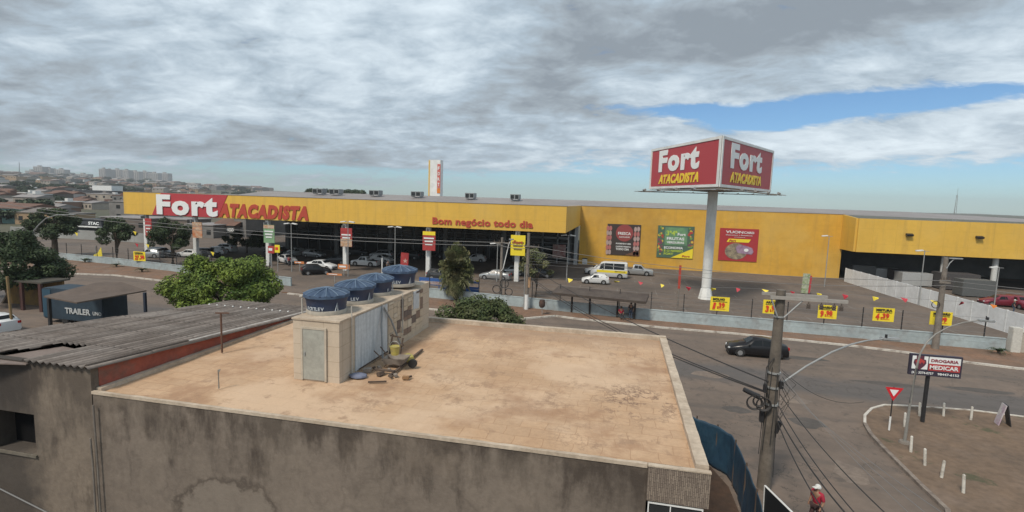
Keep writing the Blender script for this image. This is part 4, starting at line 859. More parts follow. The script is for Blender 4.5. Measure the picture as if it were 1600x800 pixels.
text('DROGARIA', (c0.x-ww/2+ww*.40, yb-.012, c0.z-hh/2+hh*.69), XR, ZU, w=ww*.52, h=hh*.14, mt=mat('maroon_ink', (.25, .03, .05), .5, fine=0), parent=t, bold=.03, depth=.01)
text('MEDICAR', (c0.x-ww/2+ww*.385, yb-.012, c0.z-hh/2+hh*.34), XR, ZU, w=ww*.55, h=hh*.19, mt=LTXT, parent=t, bold=.03, depth=.01)
text('(61) 3374-0737', (c0.x-ww/2+ww*.05, yb-.004, c0.z-hh/2+hh*.08), XR, ZU, w=ww*.42, h=hh*.11, mt=LTXT, parent=t, bold=.02, depth=.01)
text('98447-6152', (c0.x-ww/2+ww*.55, yb-.004, c0.z-hh/2+hh*.08), XR, ZU, w=ww*.41, h=hh*.11, mt=LTXT, parent=t, bold=.02, depth=.01)
# street lamp on the island
g = Vector(G(1413, 692, .1)); t = thing('street_lamp', 'slim curved street lamp on the corner island crossing the pharmacy sign', 'street lamp', g)
pts = [g, D(1422, 630, g.y), D(1432, 575, g.y)]+[D(px, py, g.y+.2*i) for i, (px, py) in enumerate(((1438, 552), (1448, 535), (1462, 522), (1482, 511), (1505, 504), (1530, 500.5)))]
m_ = MB(); m_.tube(pts, .06, 8, rr=[.07, .06, .05, .042, .04, .035, .03, .03, .03]); m_.build('shaft', mat('aged_steel', (.22, .215, .20), .6), t, smooth=True)
q = Vector(pts[-1]); MB().box(q+Vector((.3, 0, 0)), (.7, .22, .1), bev=.03).build('lamp_head', GALV, t); MB().cyl(q+Vector((.35, 0, .05)), q+Vector((.35, 0, .18)), .05, n=8).build('photocell', BLACK, t)
MB().cyl(g, g+Vector((0, 0, .1)), .26, .22, 10).build('footing', CONC, t)
# A-frame board
g = Vector(G(1564, 662, .1)); t = thing('sandwich_board', 'white A-frame sandwich board standing near the kerb at right', 'sandwich board', g)
m_ = MB(); m_.box(g+Vector((-.16, -.12, .58)), (.05, .5, 1.18), ry=.2, rz=-.2); m_.build('front_panel', mat('board_white', (.5, .48, .47), .7, (.4, .3, .36), 3), t); m_ = MB(); m_.box(g+Vector((.16, -.12, .58)), (.05, .5, 1.18), ry=-.2, rz=-.2); m_.build('back_panel', BLACK, t)
# small cycad at the wall
# bus shelter
t = thing('bus_shelter', 'long brown roofed bus shelter on thin posts by the pale blue wall', 'bus shelter', (-3, 52.2, 0))
S0, S1 = Vector((-4.9, 52.35, .1)), Vector((2.2, 51.15, .1)); dS = (S1-S0).normalized(); nS = Vector((-dS.y, dS.x, 0)); angS = math.atan2(dS.y, dS.x)
SM = (S0+S1)/2; zr = D(935, 460, SM.y)[2]
m_ = MB(); m_.box((SM.x-.3, SM.y, zr), (9.4, 2.3, .26), rz=angS, rx=R(9)); m_.box((SM.x-.3, SM.y-.2, zr-.22), (9.2, .1, .16), rz=angS); m_.build('roof', BROWNM, t)
for px, py in ((893, 488), (921, 491), (964, 496), (991, 499)):
    q = Vector(G(px, py, .1)); MB().box((q.x, q.y, zr/2-.04), (.18, .18, zr-.1)).build('post', mat('shelter_black', (.03, .025, .022), .8), t)
q = G(978, 497, .1); MB().box((q[0], q[1]+.0, .55), (2.0, .35, .06), rz=angS).build('bench', CONC, t)
# red post and totems in the lot
g = Vector(G(1058, 487, .1)); t = thing('banner_post', 'slim post with a narrow red upper half left of the billboard pole', 'post', g); z1_ = D(1063, 416, g.y)[2]
MB().cyl(g, g+Vector((0, 0, z1_*.5)), .09, n=8).build('shaft', CONC, t); MB().box(g+Vector((.02, 0, z1_*.75)), (.24, .1, z1_*.5)).build('red_banner', mat('post_red', (.38, .05, .03), .6), t)
g = Vector(G(1259, 460)); t = thing('price_totem', 'narrow green and red totem board standing in front of the yellow wall', 'totem', g); z1_ = D(1259, 428, g.y)[2]
MB().box(g+Vector((-.15, 0, z1_/2+.1)), (.85, .12, z1_-.1), ry=.04).build('board', mat('totem_green', (.16, .24, .09), .6, (.5, .5, .42), 3.5), t); MB().box(g+Vector((.42, .05, z1_/2)), (.22, .14, z1_-.4), ry=.04).build('red_edge', REDL, t)
g = Vector(G(632, 426)); t = thing('price_totem', 'red leaning totem board with a star behind the water tanks', 'totem', g); z1_ = D(632, 396, g.y)[2]
MB().box(g+Vector((0, 0, z1_/2+.2)), (1.25, .12, z1_-.2), ry=.05).build('board', DKR, t)
m_ = MB(); m_.slab([(g.x+.15+(.42 if k % 2 == 0 else .18)*math.sin(k*math.pi/5), g.y-.08, z1_*.62+(.42 if k % 2 == 0 else .18)*math.cos(k*math.pi/5)) for k in range(10)], (0, -1, 0), .02); m_.build('star', mat('star_pale', (.5, .32, .28), .6), t)
m_ = MB(); m_.bb(g.x-.1, g.x+.5, g.y-.1, g.y-.07, .5, 1.0); m_.build('lower_picture', FOOD, t)
def boardsign(px0, px1, py0, py1, Y, mt, lab, mt2=None, nm='direction_board'):
    a = D(px0, py0, Y); b = D(px1, py1, Y); t = thing(nm, lab, 'sign board', ((a[0]+b[0])/2, Y, 0)); MB().bb(a[0], b[0], Y, Y+.06, b[2], a[2]).build('board', mt, t)
    MB().bb((a[0]+b[0])/2-.04, (a[0]+b[0])/2+.04, Y+.07, Y+.14, 0, b[2]+.2).build('post', GALV, t)
    if mt2: m_ = MB(); wv = b[0]-a[0]; m_.bb(a[0]+wv*.12, b[0]-wv*.3, Y-.02, Y-.004, b[2]+(a[2]-b[2])*.35, b[2]+(a[2]-b[2])*.7); m_.build('text_line', mt2, t)
OR = mat('orange_board', (.55, .20, .07), .6)
boardsign(528, 546, 412.5, 421, 66, OR, 'upper orange arrow board above the first water tank', LTXT); boardsign(510.5, 534, 426.5, 431, 60, OR, 'long low orange board behind the water tanks', LTXT)
boardsign(460, 475, 408, 412.5, 67, OR, 'small orange arrow board at the right edge of the green tree', LTXT)
boardsign(418.5, 428.5, 384, 396, 66, DKR, 'red and white board above the green tree crown', LTXT); boardsign(429, 437, 382.5, 395, 65.6, YSIGN, 'yellow board above the green tree crown', INKR)
g = Vector(G(597, 438)); t = tag(MB().cyl((g.x, g.y, 0), (g.x, g.y, D(597, 403, g.y)[2]), .09, n=8).build('marker_post', WHITE), 'plain white upright post behind the water tanks', 'post')
g = G(916.5, 412.5); t = thing('litter_bin', 'small white bin at the left foot of the yellow wall', 'bin', g); MB().box((g[0]-.3, g[1]-.8, .55), (.9, .6, 1.0), bev=.05).build('tub', WHITE, t); MB().box((g[0]-.3, g[1]-.8, 1.15), (.95, .65, .14), bev=.03).build('lid', BLACK, t)
g = G(847, 492, .1); q = D(847, 474, g[1]); t = thing('litter_basket', 'round brown basket on a thin post right of the white footed pole', 'bin', g)
MB().lathe((q[0], q[1], q[2]-.42), [(.18, 0), (.3, .15), (.32, .5), (.25, .8)], 14).build('basket', mat('basket_brown', (.09, .05, .035), .8, (.05, .035, .03), 4), t, smooth=True); MB().cyl(g, (q[0], q[1], q[2]-.42), .03, n=6).build('post', GALV, t)
# blue cart corral
t = thing('cart_corral', 'blue framed trolley shelter with printed panel beside the palm', 'trolley shelter', (-22, 57, 0))
a = D(655, 433, 56.5); b = D(694, 447, 56.5); BLU = mat('corral_blue', (.035, .11, .33), .5)
MB().bb(a[0], b[0], 56.5, 56.58, b[2], a[2]).build('printed_panel', BLU, t); MB().bb(a[0]+.2, b[0]-.2, 56.46, 56.49, b[2]+.1, b[2]+(a[2]-b[2])*.55).build('panel_picture', mat('panel_print', (.3, .16, .13), .7, (.35, .36, .4), 2), t)
a = D(690, 438, 57.5); b = D(748, 457, 57.5); m_ = MB()
for z in (a[2], (a[2]+b[2])/2-.1, b[2]): m_.bb(a[0], b[0], 57.5, 57.58, z-.12, z+.12)
for x in np.linspace(a[0], b[0], 4): m_.bb(x-.05, x+.05, 57.42, 57.49, 0, a[2])
m_.bb(a[0], b[0], 57.44, 57.48, b[2]+.0, b[2]+.35); m_.build('rail_frame', BLU, t)
for x in (a[0]-3.5, a[0]): MB().bb(x-.05, x+.05, 56.6, 56.7, 0, 2.2).build('post', BLU, t)

# ------------------------------------------------------------------ near building
X0, X1, Y0, Y1, ZR = -12.95, 1.96, 10.15, 20.35, 6.3
def ex_plaster(E_, c):
    x, y, z = sep(E_)
    # damp runs under the coping: dirt streaks, shaped by stretched noise, fading with distance below the edge
    mp = E_['N']('ShaderNodeMapping'); mp.inputs['Scale'].default_value = (1.5, 1.5, .55); E_['L'].new(E_['g'], mp.inputs[0])
    n = E_['N']('ShaderNodeTexNoise'); n.inputs['Scale'].default_value = 1.3; n.inputs['Detail'].default_value = 7; n.inputs['Roughness'].default_value = .65; E_['L'].new(mp.outputs[0], n.inputs[0])
    top = E_['rng'](z, 4.6, 6.3, .0, .26)
    f = E_['rng'](math_(E_, 'ADD', n.outputs[0], top), .58, .76, 0, .85)
    c = E_['mix'](f, c, (.048, .036, .028))
    v = E_['N']('ShaderNodeTexNoise'); v.inputs['Scale'].default_value = .55; v.inputs['Detail'].default_value = 5; v.inputs['Distortion'].default_value = .5; E_['L'].new(E_['g'], v.inputs[0])
    ring = E_['rng'](math_(E_, 'ABSOLUTE', math_(E_, 'SUBTRACT', v.outputs[0], .54)), .0, .018, .28, 0)
    c = E_['mix'](math_(E_, 'MULTIPLY', ring, E_['rng'](E_['noise'](1.1, 5, 77), .45, .6)), c, (.055, .045, .037))
    patch = E_['rng'](v.outputs[0], .53, .58, 0, .22); c = E_['mix'](patch, c, (.21, .175, .14))
    px_ = math_(E_, 'DIVIDE', math_(E_, 'SUBTRACT', x, -9.0), 1.6); pz_ = math_(E_, 'DIVIDE', math_(E_, 'SUBTRACT', z, 3.45), 1.15)
    pd = math_(E_, 'ADD', math_(E_, 'SQRT', math_(E_, 'ADD', math_(E_, 'POWER', math_(E_, 'ABSOLUTE', px_), 2.0), math_(E_, 'POWER', math_(E_, 'ABSOLUTE', pz_), 2.0))), math_(E_, 'MULTIPLY', E_['noise'](1.6, 7, 17, .65), .9))
    c = E_['mix'](E_['rng'](math_(E_, 'ABSOLUTE', math_(E_, 'SUBTRACT', pd, 1.40)), .0, .10, .65, 0), c, (.05, .038, .03))
    c = E_['mix'](E_['rng'](pd, 1.30, 1.38, .6, 0), c, (.20, .17, .14))
    k = E_['rng'](E_['noise'](1.9, 9, 91, .75), .5, .72, 0, .45); c = E_['mix'](k, c, (.075, .06, .05))
    k = E_['rng'](E_['noise'](.5, 8, 95, .7), .52, .7, 0, .5); return E_['mix'](k, c, (.23, .185, .145))
PLAS = mat('stained_plaster', (.185, .152, .124), .92, (.13, .106, .086), .45, .5, .12, 6, .35, extra=ex_plaster, detail=8)
def ex_roof(E_, c):
    br_ = E_['N']('ShaderNodeTexBrick'); br_.inputs['Scale'].default_value = 1.0; br_.inputs['Mortar Size'].default_value = .012; br_.inputs['Brick Width'].default_value = .62; br_.inputs['Row Height'].default_value = .42; br_.inputs['Mortar Smooth'].default_value = .6
    wp = E_['N']('ShaderNodeVectorMath', operation='ADD'); nz = E_['N']('ShaderNodeTexNoise'); nz.inputs['Scale'].default_value = .8; E_['L'].new(E_['g'], nz.inputs[0]); sc_ = E_['N']('ShaderNodeVectorMath', operation='SCALE'); sc_.inputs[3].default_value = .35
    E_['L'].new(nz.outputs['Color'], sc_.inputs[0]); E_['L'].new(E_['g'], wp.inputs[0]); E_['L'].new(sc_.outputs[0], wp.inputs[1]); E_['L'].new(wp.outputs[0], br_.inputs[0])
    br_.inputs['Color1'].default_value = (.92, .92, .92, 1); br_.inputs['Color2'].default_value = (1.06, 1.05, 1.03, 1); br_.inputs['Mortar'].default_value = (.70, .62, .55, 1)
    c = E_['mix'](.75, c, E_['mix'](1.0, c, br_.outputs[0], 'MULTIPLY'))
    x, y, z = sep(E_)
    # wetter dirt: large soft patches, veins and one cracked area at right
    f = E_['rng'](E_['noise'](.45, 8, 31, .68), .50, .62, 0, .85); c = E_['mix'](f, c, (.32, .19, .11))
    f = E_['rng'](E_['noise'](.22, 6, 41, .6), .50, .60, 0, .6); c = E_['mix'](f, c, (.58, .43, .30))
    f = E_['rng'](E_['noise'](1.3, 9, 51, .75), .57, .64, 0, .65); c = E_['mix'](f, c, (.26, .165, .105))
    vn = E_['rng'](math_(E_, 'ABSOLUTE', math_(E_, 'SUBTRACT', E_['noise'](.7, 8, 99, .72), .5)), .0, .02, .5, 0); c = E_['mix'](math_(E_, 'MULTIPLY', vn, E_['rng'](E_['noise'](.35, 4, 97), .48, .6)), c, (.22, .14, .09))
    dxn = math_(E_, 'DIVIDE', math_(E_, 'SUBTRACT', x, .75), 1.5); dyn = math_(E_, 'DIVIDE', math_(E_, 'SUBTRACT', y, 13.6), 1.7)
    d = math_(E_, 'SQRT', math_(E_, 'ADD', math_(E_, 'MULTIPLY', dxn, dxn), math_(E_, 'MULTIPLY', dyn, dyn)))
    q = E_['rng'](math_(E_, 'ADD', d, math_(E_, 'MULTIPLY', E_['noise'](1.1, 6, 61), 1.2)), 1.0, 1.6, 1, 0)
    vein = E_['rng'](math_(E_, 'ABSOLUTE', math_(E_, 'SUBTRACT', E_['noise'](1.6, 7, 71, .7), .5)), .0, .035, 1, 0)
    c = E_['mix'](math_(E_, 'MULTIPLY', q, vein), c, (.15, .09, .06))
    e1 = E_['rng'](math_(E_, 'ADD', y, math_(E_, 'MULTIPLY', E_['noise'](.9, 5, 81), 2.6)), 19.6, 20.9, 0, .55); c = E_['mix'](e1, c, (.28, .19, .13))
    return c
RS = mat('roof_screed', (.50, .345, .222), .85, (.41, .268, .162), .5, .5, .07, 9, .25, extra=ex_roof)
COP = mat('coping_mortar', (.50, .42, .33), .9, (.36, .29, .22), 1.6, .5, .15, 8, .3)
nb = thing('concrete_building', 'near building with a sandy flat roof and stained plaster wall filling the foreground', 'building', ((X0+X1)/2, (Y0+Y1)/2, 0))
m_ = MB(); m_.bb(X0, .8, Y0, Y0+.2, 0, ZR-.06); m_.bb(.8, 1.9, Y0+.02, Y0+.2, 0, 5.25); m_.bb(X0, X0+.2, Y0+.2, Y1, 0, ZR-.06); m_.bb(X0+.2, X1-.06, Y1-.2, Y1, 0, ZR-.06); m_.bb(X1-.2, X1-.02, Y0+.25, Y1-.2, 0, ZR-.06); m_.build('wall', PLAS, nb)
m_ = MB(); nx, ny = 60, 42
for j in range(ny+1):
    for i in range(nx+1):
        x = X0+.02+(X1-X0-.04)*i/nx; y = Y0+.02+(Y1-Y0-.04)*j/ny; m_.v.append((x, y, ZR-.03+.02*noise.noise(Vector((x*.5, y*.5, 3)))))
for j in range(ny):
    for i in range(nx): a = j*(nx+1)+i; m_.f.append((a, a+1, a+nx+2, a+nx+1)); m_.mi.append(0)
m_.build('roof', RS, nb, smooth=True)
def wob(ax0, ax1, fixed, horiz, wdt, z0, z1, seed):       # coping with a slightly wavy hand-trowelled edge
    m_ = MB(); N_ = 70
    for k in range(N_+1):
        s_ = ax0+(ax1-ax0)*k/N_; w1 = .018*noise.noise(Vector((s_*1.7, seed, 0))); w2 = .022*noise.noise(Vector((s_*2.1, seed, 7))); zt = z1+.012*noise.noise(Vector((s_*2.3, seed, 9)))
        a_, b_ = fixed+w1*.4, fixed+wdt+w2
        for (c_, z) in ((a_, z0), (a_, zt), (b_, zt-.004), (b_, z0)): m_.v.append((s_, c_, z) if horiz else (c_, s_, z))
    for k in range(N_):
        for q in range(4): m_.f.append((k*4+q, k*4+(q+1) % 4, (k+1)*4+(q+1) % 4, (k+1)*4+q)); m_.mi.append(0)
    m_.f += [(0, 1, 2, 3), (N_*4, N_*4+1, N_*4+2, N_*4+3)]; m_.mi += [0, 0]
    return m_
wob(X0-.02, .79, Y0-.02, True, .10, ZR-.055, ZR+.02, 1).build('coping', COP, nb)
wob(Y0+.12, Y1-.24, X1-.24, False, .25, ZR-.055, ZR+.10, 2).build('coping', COP, nb)
wob(X0+.14, X1+.0, Y1-.23, True, .25, ZR-.055, ZR+.13, 3).build('coping', COP, nb)
wob(Y0+.12, Y1-.24, X0-.03, False, .16, ZR-.055, ZR+.07, 4).build('coping', COP, nb)
# stone cladding at the corner
def ex_stone(E_, c):
    v = E_['N']('ShaderNodeTexBrick'); mp = E_['N']('ShaderNodeMapping'); mp.inputs['Rotation'].default_value = (R(90), 0, R(0)); 
    cmb = E_['N']('ShaderNodeCombineXYZ'); x, y, z = sep(E_); E_['L'].new(z, cmb.inputs[0]); E_['L'].new(math_(E_, 'ADD', x, math_(E_, 'MULTIPLY', y, 1.0)), cmb.inputs[1])
    E_['L'].new(cmb.outputs[0], v.inputs[0]); v.inputs['Scale'].default_value = 1; v.inputs['Brick Width'].default_value = .19; v.inputs['Row Height'].default_value = .036; v.inputs['Mortar Size'].default_value = .0045
    v.inputs['Color1'].default_value = (.26, .21, .165, 1); v.inputs['Color2'].default_value = (.16, .125, .10, 1); v.inputs['Mortar'].default_value = (.05, .04, .035, 1); return E_['mix'](.85, c, v.outputs[0])
m_ = MB(); m_.bb(.802, X1+.03, Y0-.05, Y0+.12, 5.58, ZR+.0); m_.build('stone_cladding', mat('stacked_stone', (.2, .16, .13), .9, fine=.15, fscale=12, bump=.6, extra=ex_stone), nb)
wob(.802, X1+.04, Y0-.06, True, .12, ZR+.002, ZR+.03, 5).build('coping', COP, nb)
wn_ = MB().bb(.88, 1.86, Y0-.01, Y0+.015, 4.5, 5.52).build('window', GLASSD, nb)
m_ = MB(); m_.bb(.84, 1.9, Y0-.04, Y0-.012, 5.52, 5.55); m_.bb(.84, .865, Y0-.04, Y0-.012, 4.5, 5.52); m_.bb(1.875, 1.9, Y0-.04, Y0-.012, 4.5, 5.52); m_.bb(1.27, 1.29, Y0-.035, Y0-.012, 4.5, 5.5); m_.build('window_frame', WHITE, wn_)
# vertical pipes on the front wall
t = thing('drain_pipe', 'thin vertical pipes down the joint between the two near buildings', 'pipe', (-13, 10, 0))
for k, x in enumerate((-12.83, -12.98)): MB().tube([(x, 10.05, 6.0-.9*k), (x+.01, 10.06, 4.5), (x+.03, 10.05, 2.5), (x+.03, 10.05, 0)], .022, 6).build('pipe', CONC, t)
# rods on the roof
q = G(342, 607, ZR); q1 = D(342, 577, q[1]); t = thing('roof_rod', 'thin bent rod sticking up from the sandy roof at left', 'rod', q); MB().tube([q, (q[0], q[1], q1[2]-.02), (q[0]+.05, q[1], q1[2]), (q[0]+.05, q[1]-.03, q1[2]-.05)], .018, 6).build('stem', mat('rod_grey', (.25, .23, .2), .7), t)
q = G(347, 551, ZR); q1 = D(347, 490, q[1]); t = thing('antenna_post', 'rusty antenna post beside the red wall with a short crossbar', 'antenna', q); MB().cyl(q, (q[0], q[1], q1[2]), .03, n=8).build('mast', mat('rust', (.12, .065, .045), .9), t); MB().box((q[0]+.05, q[1], q1[2]+.02), (.42, .04, .04), rz=.3).build('crossbar', MATS['rust'], t)

# ------------------------------------------------------------------ neighbour with corrugated roof
nn = thing('corrugated_roof_building', 'low neighbour building with a grey corrugated roof and a red parapet', 'building', (-15.5, 13, 0))
SL = .058
def zc(y): return 6.96-SL*(y-10.15)
def PLn(px, py):
    r = ray(px, py); t_ = (6.96+SL*10.15-CH)/(r[2]+SL*r[1]); return (r[0]*t_, r[1]*t_)
cB, cC, cD = PLn(472, 478), PLn(360, 470), PLn(0, 520)
def xleft(y):      # slanting left edge of the sheet roof
    s_ = (cC[0]-cD[0])/(cC[1]-cD[1]); return cD[0]+s_*(y-cD[1])
hole = [PLn(*p) for p in [(-60, 560), (98, 536), (128, 542), (40, 563)]]
def inside(x, y, P):
    c_ = False; j = len(P)-1
    for i in range(len(P)):
        if (P[i][1] > y) != (P[j][1] > y) and x < (P[j][0]-P[i][0])*(y-P[i][1])/(P[j][1]-P[i][1])+P[i][0]: c_ = not c_
        j = i
    return c_
m_ = MB(); per = .22; nxp = 8; xs = np.arange(-24.0, -12.86, per/nxp); ys = np.arange(10.02, max(cB[1], cC[1])+.25, .25); idx = {}
for j, y in enumerate(ys):
    for i, x in enumerate(xs):
        sheet = int((y-10)/1.9); z = zc(y)+.034*math.cos(2*math.pi*x/per)+.012*(((y-10) % 1.9)/1.9)*-1+.012*noise.noise(Vector((x*.6, y*.6, 1)))
        m_.v.append((x, y, z))
nX = len(xs)
for j in range(len(ys)-1):
    ymax = lambda x: cB[1]+(cC[1]-cB[1])*(x-cB[0])/(cC[0]-cB[0]) if x > cC[0] else 99
    for i in range(nX-1):
        x, y = xs[i], ys[j]
        if x < xleft(y) or y > ymax(x) or inside(x, y, hole): continue
        m_.f.append((j*nX+i, j*nX+i+1, (j+1)*nX+i+1, (j+1)*nX+i)); m_.mi.append(0)
def ex_corr(E_, c):
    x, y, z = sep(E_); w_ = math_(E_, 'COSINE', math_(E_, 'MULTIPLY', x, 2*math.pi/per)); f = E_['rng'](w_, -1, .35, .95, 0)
    c = E_['mix'](f, c, (.028, .022, .019))     # valley shade painted in, so the ribs stand out
    mp = E_['N']('ShaderNodeMapping'); mp.inputs['Scale'].default_value = (4.5, .25, 1); E_['L'].new(E_['g'], mp.inputs[0]); n = E_['N']('ShaderNodeTexNoise'); n.inputs['Scale'].default_value = 1.0; n.inputs['Detail'].default_value = 5; E_['L'].new(mp.outputs[0], n.inputs[0])
    c = E_['mix'](E_['rng'](n.outputs[0], .45, .62, 0, .6), c, (.07, .056, .047))
    fr = math_(E_, 'FRACT', math_(E_, 'DIVIDE', math_(E_, 'SUBTRACT', y, 10), 1.9)); c = E_['mix'](E_['rng'](fr, .95, 1, 0, .6), c, (.04, .035, .03)); return c
CORR = mat('fibre_cement_sheet', (.27, .232, .205), .95, (.16, .13, .11), .6, .5, .2, 6, .3, extra=ex_corr, detail=9, c3=(.29, .26, .235), s3=.5)
ro = m_.build('roof', CORR, nn, smooth=True)
m_ = MB()
for (px, py) in [(327+d*12.3, 476.5+d*1.15) for d in range(0, 11)]: q = PLn(px, py); m_.lathe((q[0], q[1], zc(q[1])+.02), [(.035, 0), (.035, .02), (.012, .045)], 8)
m_.build('roof_bolt', WHITE, ro)
REDP = mat('red_plaster', (.34, .092, .060), .9, (.24, .07, .05), .8, .5, .15, 5, .3, c3=(.16, .10, .08), s3=1.4)
m_ = MB(); ya, yb_ = 10.36, 19.6; m_.slab([(-13.12, ya, 0), (-13.12, yb_, 0), (-13.12, yb_, zc(yb_)-.05), (-13.12, ya, zc(ya)-.05)], (1, 0, 0), .13); m_.build('side_parapet', REDP, nn)
m_ = MB(); m_.tube([(-13.03, y, zc(y)+.0) for y in np.linspace(10.1, 13.2, 12)], .07, 8); m_.build('ridge_capping', mat('mossy_capping', (.06, .048, .04), .95), nn)
m_ = MB(); m_.tube([(-13.03, y, zc(y)+.0) for y in np.linspace(13.2, 19.6, 22)], .05, 8); m_.build('ridge_capping', mat('white_capping', (.55, .53, .5), .8, (.35, .32, .29), 3), nn)
def ex_pl2(E_, c):
    c = ex_plaster(E_, c); x, y, z = sep(E_); d = math_(E_, 'ADD', math_(E_, 'MULTIPLY', E_['noise'](.9, 6, 15), 2.2), math_(E_, 'SUBTRACT', -15.2, x)); f = E_['rng'](d, .3, 1.3, 0, .8); return E_['mix'](f, c, (.032, .027, .024))
PL2 = mat('stained_plaster_left', (.20, .162, .125), .92, (.14, .112, .088), .7, .5, .12, 6, .35, extra=ex_pl2, detail=8)
m_ = MB(); wx0, wx1, wz0, wz1 = -16.3, -14.93, 4.35, 5.45
m_.bb(-24, wx0, 10.15, 10.35, 0, 6.9); m_.bb(wx0, wx1, 10.15, 10.35, 0, wz0); m_.bb(wx0, wx1, 10.15, 10.35, wz1, 6.9); m_.bb(wx1, -12.985, 10.15, 10.35, 0, 6.9)
m_.bb(-24, -23.8, 10.36, 12, 0, 6.5); m_.build('wall', PL2, nn)
m_ = MB(); m_.prism([(-13.15, cB[1]-.1), (cC[0], cC[1]-.1), (cC[0]+.1, cC[1]-.3), (-13.15, cB[1]-.3)], 0, 6.25); s0, s1 = (cC[0], cC[1]-.1), (xleft(10.4), 10.4); m_.prism([s0, s1, (s1[0]+.25, s1[1]), (s0[0]+.25, s0[1])], 0, 6.25); m_.build('wall', PL2, nn)
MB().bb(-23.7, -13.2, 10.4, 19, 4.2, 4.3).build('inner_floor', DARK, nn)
MB().bb(wx0, wx1, 10.62, 10.66, wz0, wz1).build('window', mat('void_black', (.010, .010, .011), .95, spec=.05, fine=0), nn)  # no pane: matte black board paints the dark of the deep opening
m_ = MB(); m_.bb(wx0-.02, wx0+.0, 10.352, 10.66, wz0, wz1); m_.bb(wx1, wx1+.02, 10.352, 10.66, wz0, wz1); m_.bb(wx0, wx1, 10.352, 10.66, wz1, wz1+.02); m_.bb(wx0, wx1, 10.352, 10.66, wz0-.02, wz0); m_.build('window_reveal', PL2, nn)
m_ = MB(); m_.box(((wx0+wx1)/2, 10.13, wz0-.05), (1.45, .07, .07)); m_.build('window_sill', mat('mossy_sill', (.10, .09, .07), .95, (.15, .13, .105), 3), nn)
m_ = MB(); m_.slab([(p[0], p[1], zc(p[1])-.13) for p in hole], (0, 0, 1), .03); m_.build('lower_sheet', mat('lower_sheet', (.15, .115, .10), .9, (.20, .16, .14), 1.5), nn)
for k, (a, b, c) in enumerate((((-16.6, 9.9, 3.55), (-14.2, 9.9, 2.9), (-12.0, 9.8, 2.0)), ((-17.2, 9.7, 3.0), (-15.2, 9.7, 2.45), (-13.4, 9.6, 2.0)))):
    m_ = MB(); m_.tube([a, b, c], .018, 5); tag(m_.build('slack_wire', WIREG), ('upper', 'lower')[k]+' slack pale wire low across the left stained wall', 'cable')

# ------------------------------------------------------------------ rooftop shed with tanks
BX0, BX1, BY0, BY1, BZ = -8.82, -7.40, 12.5, 19.3, 8.0
def ex_block(E_, c):
    x, y, z = sep(E_); cmb = E_['N']('ShaderNodeCombineXYZ'); E_['L'].new(math_(E_, 'ADD', x, y), cmb.inputs[0]); E_['L'].new(z, cmb.inputs[1])
    v = E_['N']('ShaderNodeTexBrick'); E_['L'].new(cmb.outputs[0], v.inputs[0]); v.inputs['Scale'].default_value = 1; v.inputs['Brick Width'].default_value = .66; v.inputs['Row Height'].default_value = .43; v.inputs['Mortar Size'].default_value = .010; v.offset = 0
    v.inputs['Color1'].default_value = (.52, .44, .35, 1); v.inputs['Color2'].default_value = (.46, .385, .30, 1); v.inputs['Mortar'].default_value = (.25, .19, .135, 1); return E_['mix'](.42, c, v.outputs[0])
BLK = mat('block_render', (.50, .42, .33), .9, (.42, .345, .265), .9, .5, .08, 8, .2, extra=ex_block)
sh = thing('rooftop_shed', 'beige block shed on the sandy roof carrying four blue water tanks', 'shed', ((BX0+BX1)/2, 16, ZR))
m_ = MB(); m_.bb(BX0, BX1, BY0, BY1-.9, ZR-.03, BZ); m_.bb(BX0, BX1-.01, BY1-.9, BY1, ZR-.03, BZ+.12); m_.build('wall', BLK, sh)
m_ = MB(); m_.bb(BX0-.03, BX1+.03, BY0-.03, BY1-1.7, BZ+.001, BZ+.05); m_.build('top_slab', COP, sh)
dr = MB().bb(-8.50, -7.83, BY0-.035, BY0-.004, ZR+.02, ZR+1.46).build('door', mat('door_grey', (.33, .335, .30), .7, (.28, .28, .25), 1.2), sh)
m_ = MB(); m_.bb(-8.56, -8.502, BY0-.05, BY0-.002, ZR, ZR+1.52); m_.bb(-7.828, -7.77, BY0-.05, BY0-.002, ZR, ZR+1.52); m_.bb(-8.502, -7.828, BY0-.05, BY0-.002, ZR+1.462, ZR+1.52); m_.build('door_frame', mat('frame_beige', (.42, .37, .30), .8), dr)
MB().bb(-8.46, -8.42, BY0-.06, BY0-.036, ZR+.7, ZR+.8).build('door_handle', GALV, dr)
def ex_bl(E_, c):
    mp = E_['N']('ShaderNodeMapping'); mp.inputs['Scale'].default_value = (6, 6, .5); E_['L'].new(E_['g'], mp.inputs[0]); n = E_['N']('ShaderNodeTexNoise'); n.inputs['Scale'].default_value = 1.2; n.inputs['Detail'].default_value = 5; E_['L'].new(mp.outputs[0], n.inputs[0])
    return E_['mix'](E_['rng'](n.outputs[0], .45, .65, 0, .6), c, (.30, .33, .36))
m_ = MB(); m_.bb(BX1+.001, BX1+.02, 13.35, 15.45, ZR+.05, BZ-.02); m_.build('plaster_panel', mat('bluish_plaster', (.50, .53, .55), .85, extra=ex_bl), sh)
m_ = MB(); rnd = random.Random(5); y = 15.5
while y < 18.35:
    wv = rnd.choice((.28, .34, .42)); z = ZR+.08
    while z < BZ-.12:
        hv = rnd.choice((.16, .22, .3)); hv = min(hv, BZ-.02-z); k = rnd.choice((0, 0, 0, 1, 1, 2, 3)) 
        if y < 16.2 or z < ZR+.2: k = rnd.choice((0, 0, 3))
        m_.box((BX1+.012+.004*k, y+wv/2, z+hv/2), (.022, wv-.018, hv-.018), mi=k); z += hv
    y += wv
m_.build('salvaged_tiles', [mat('tile_beige', (.46, .385, .29), .6), mat('tile_brown', (.19, .135, .105), .6), mat('tile_dark', (.12, .095, .085), .6), mat('tile_cream', (.50, .44, .35), .6)], sh)
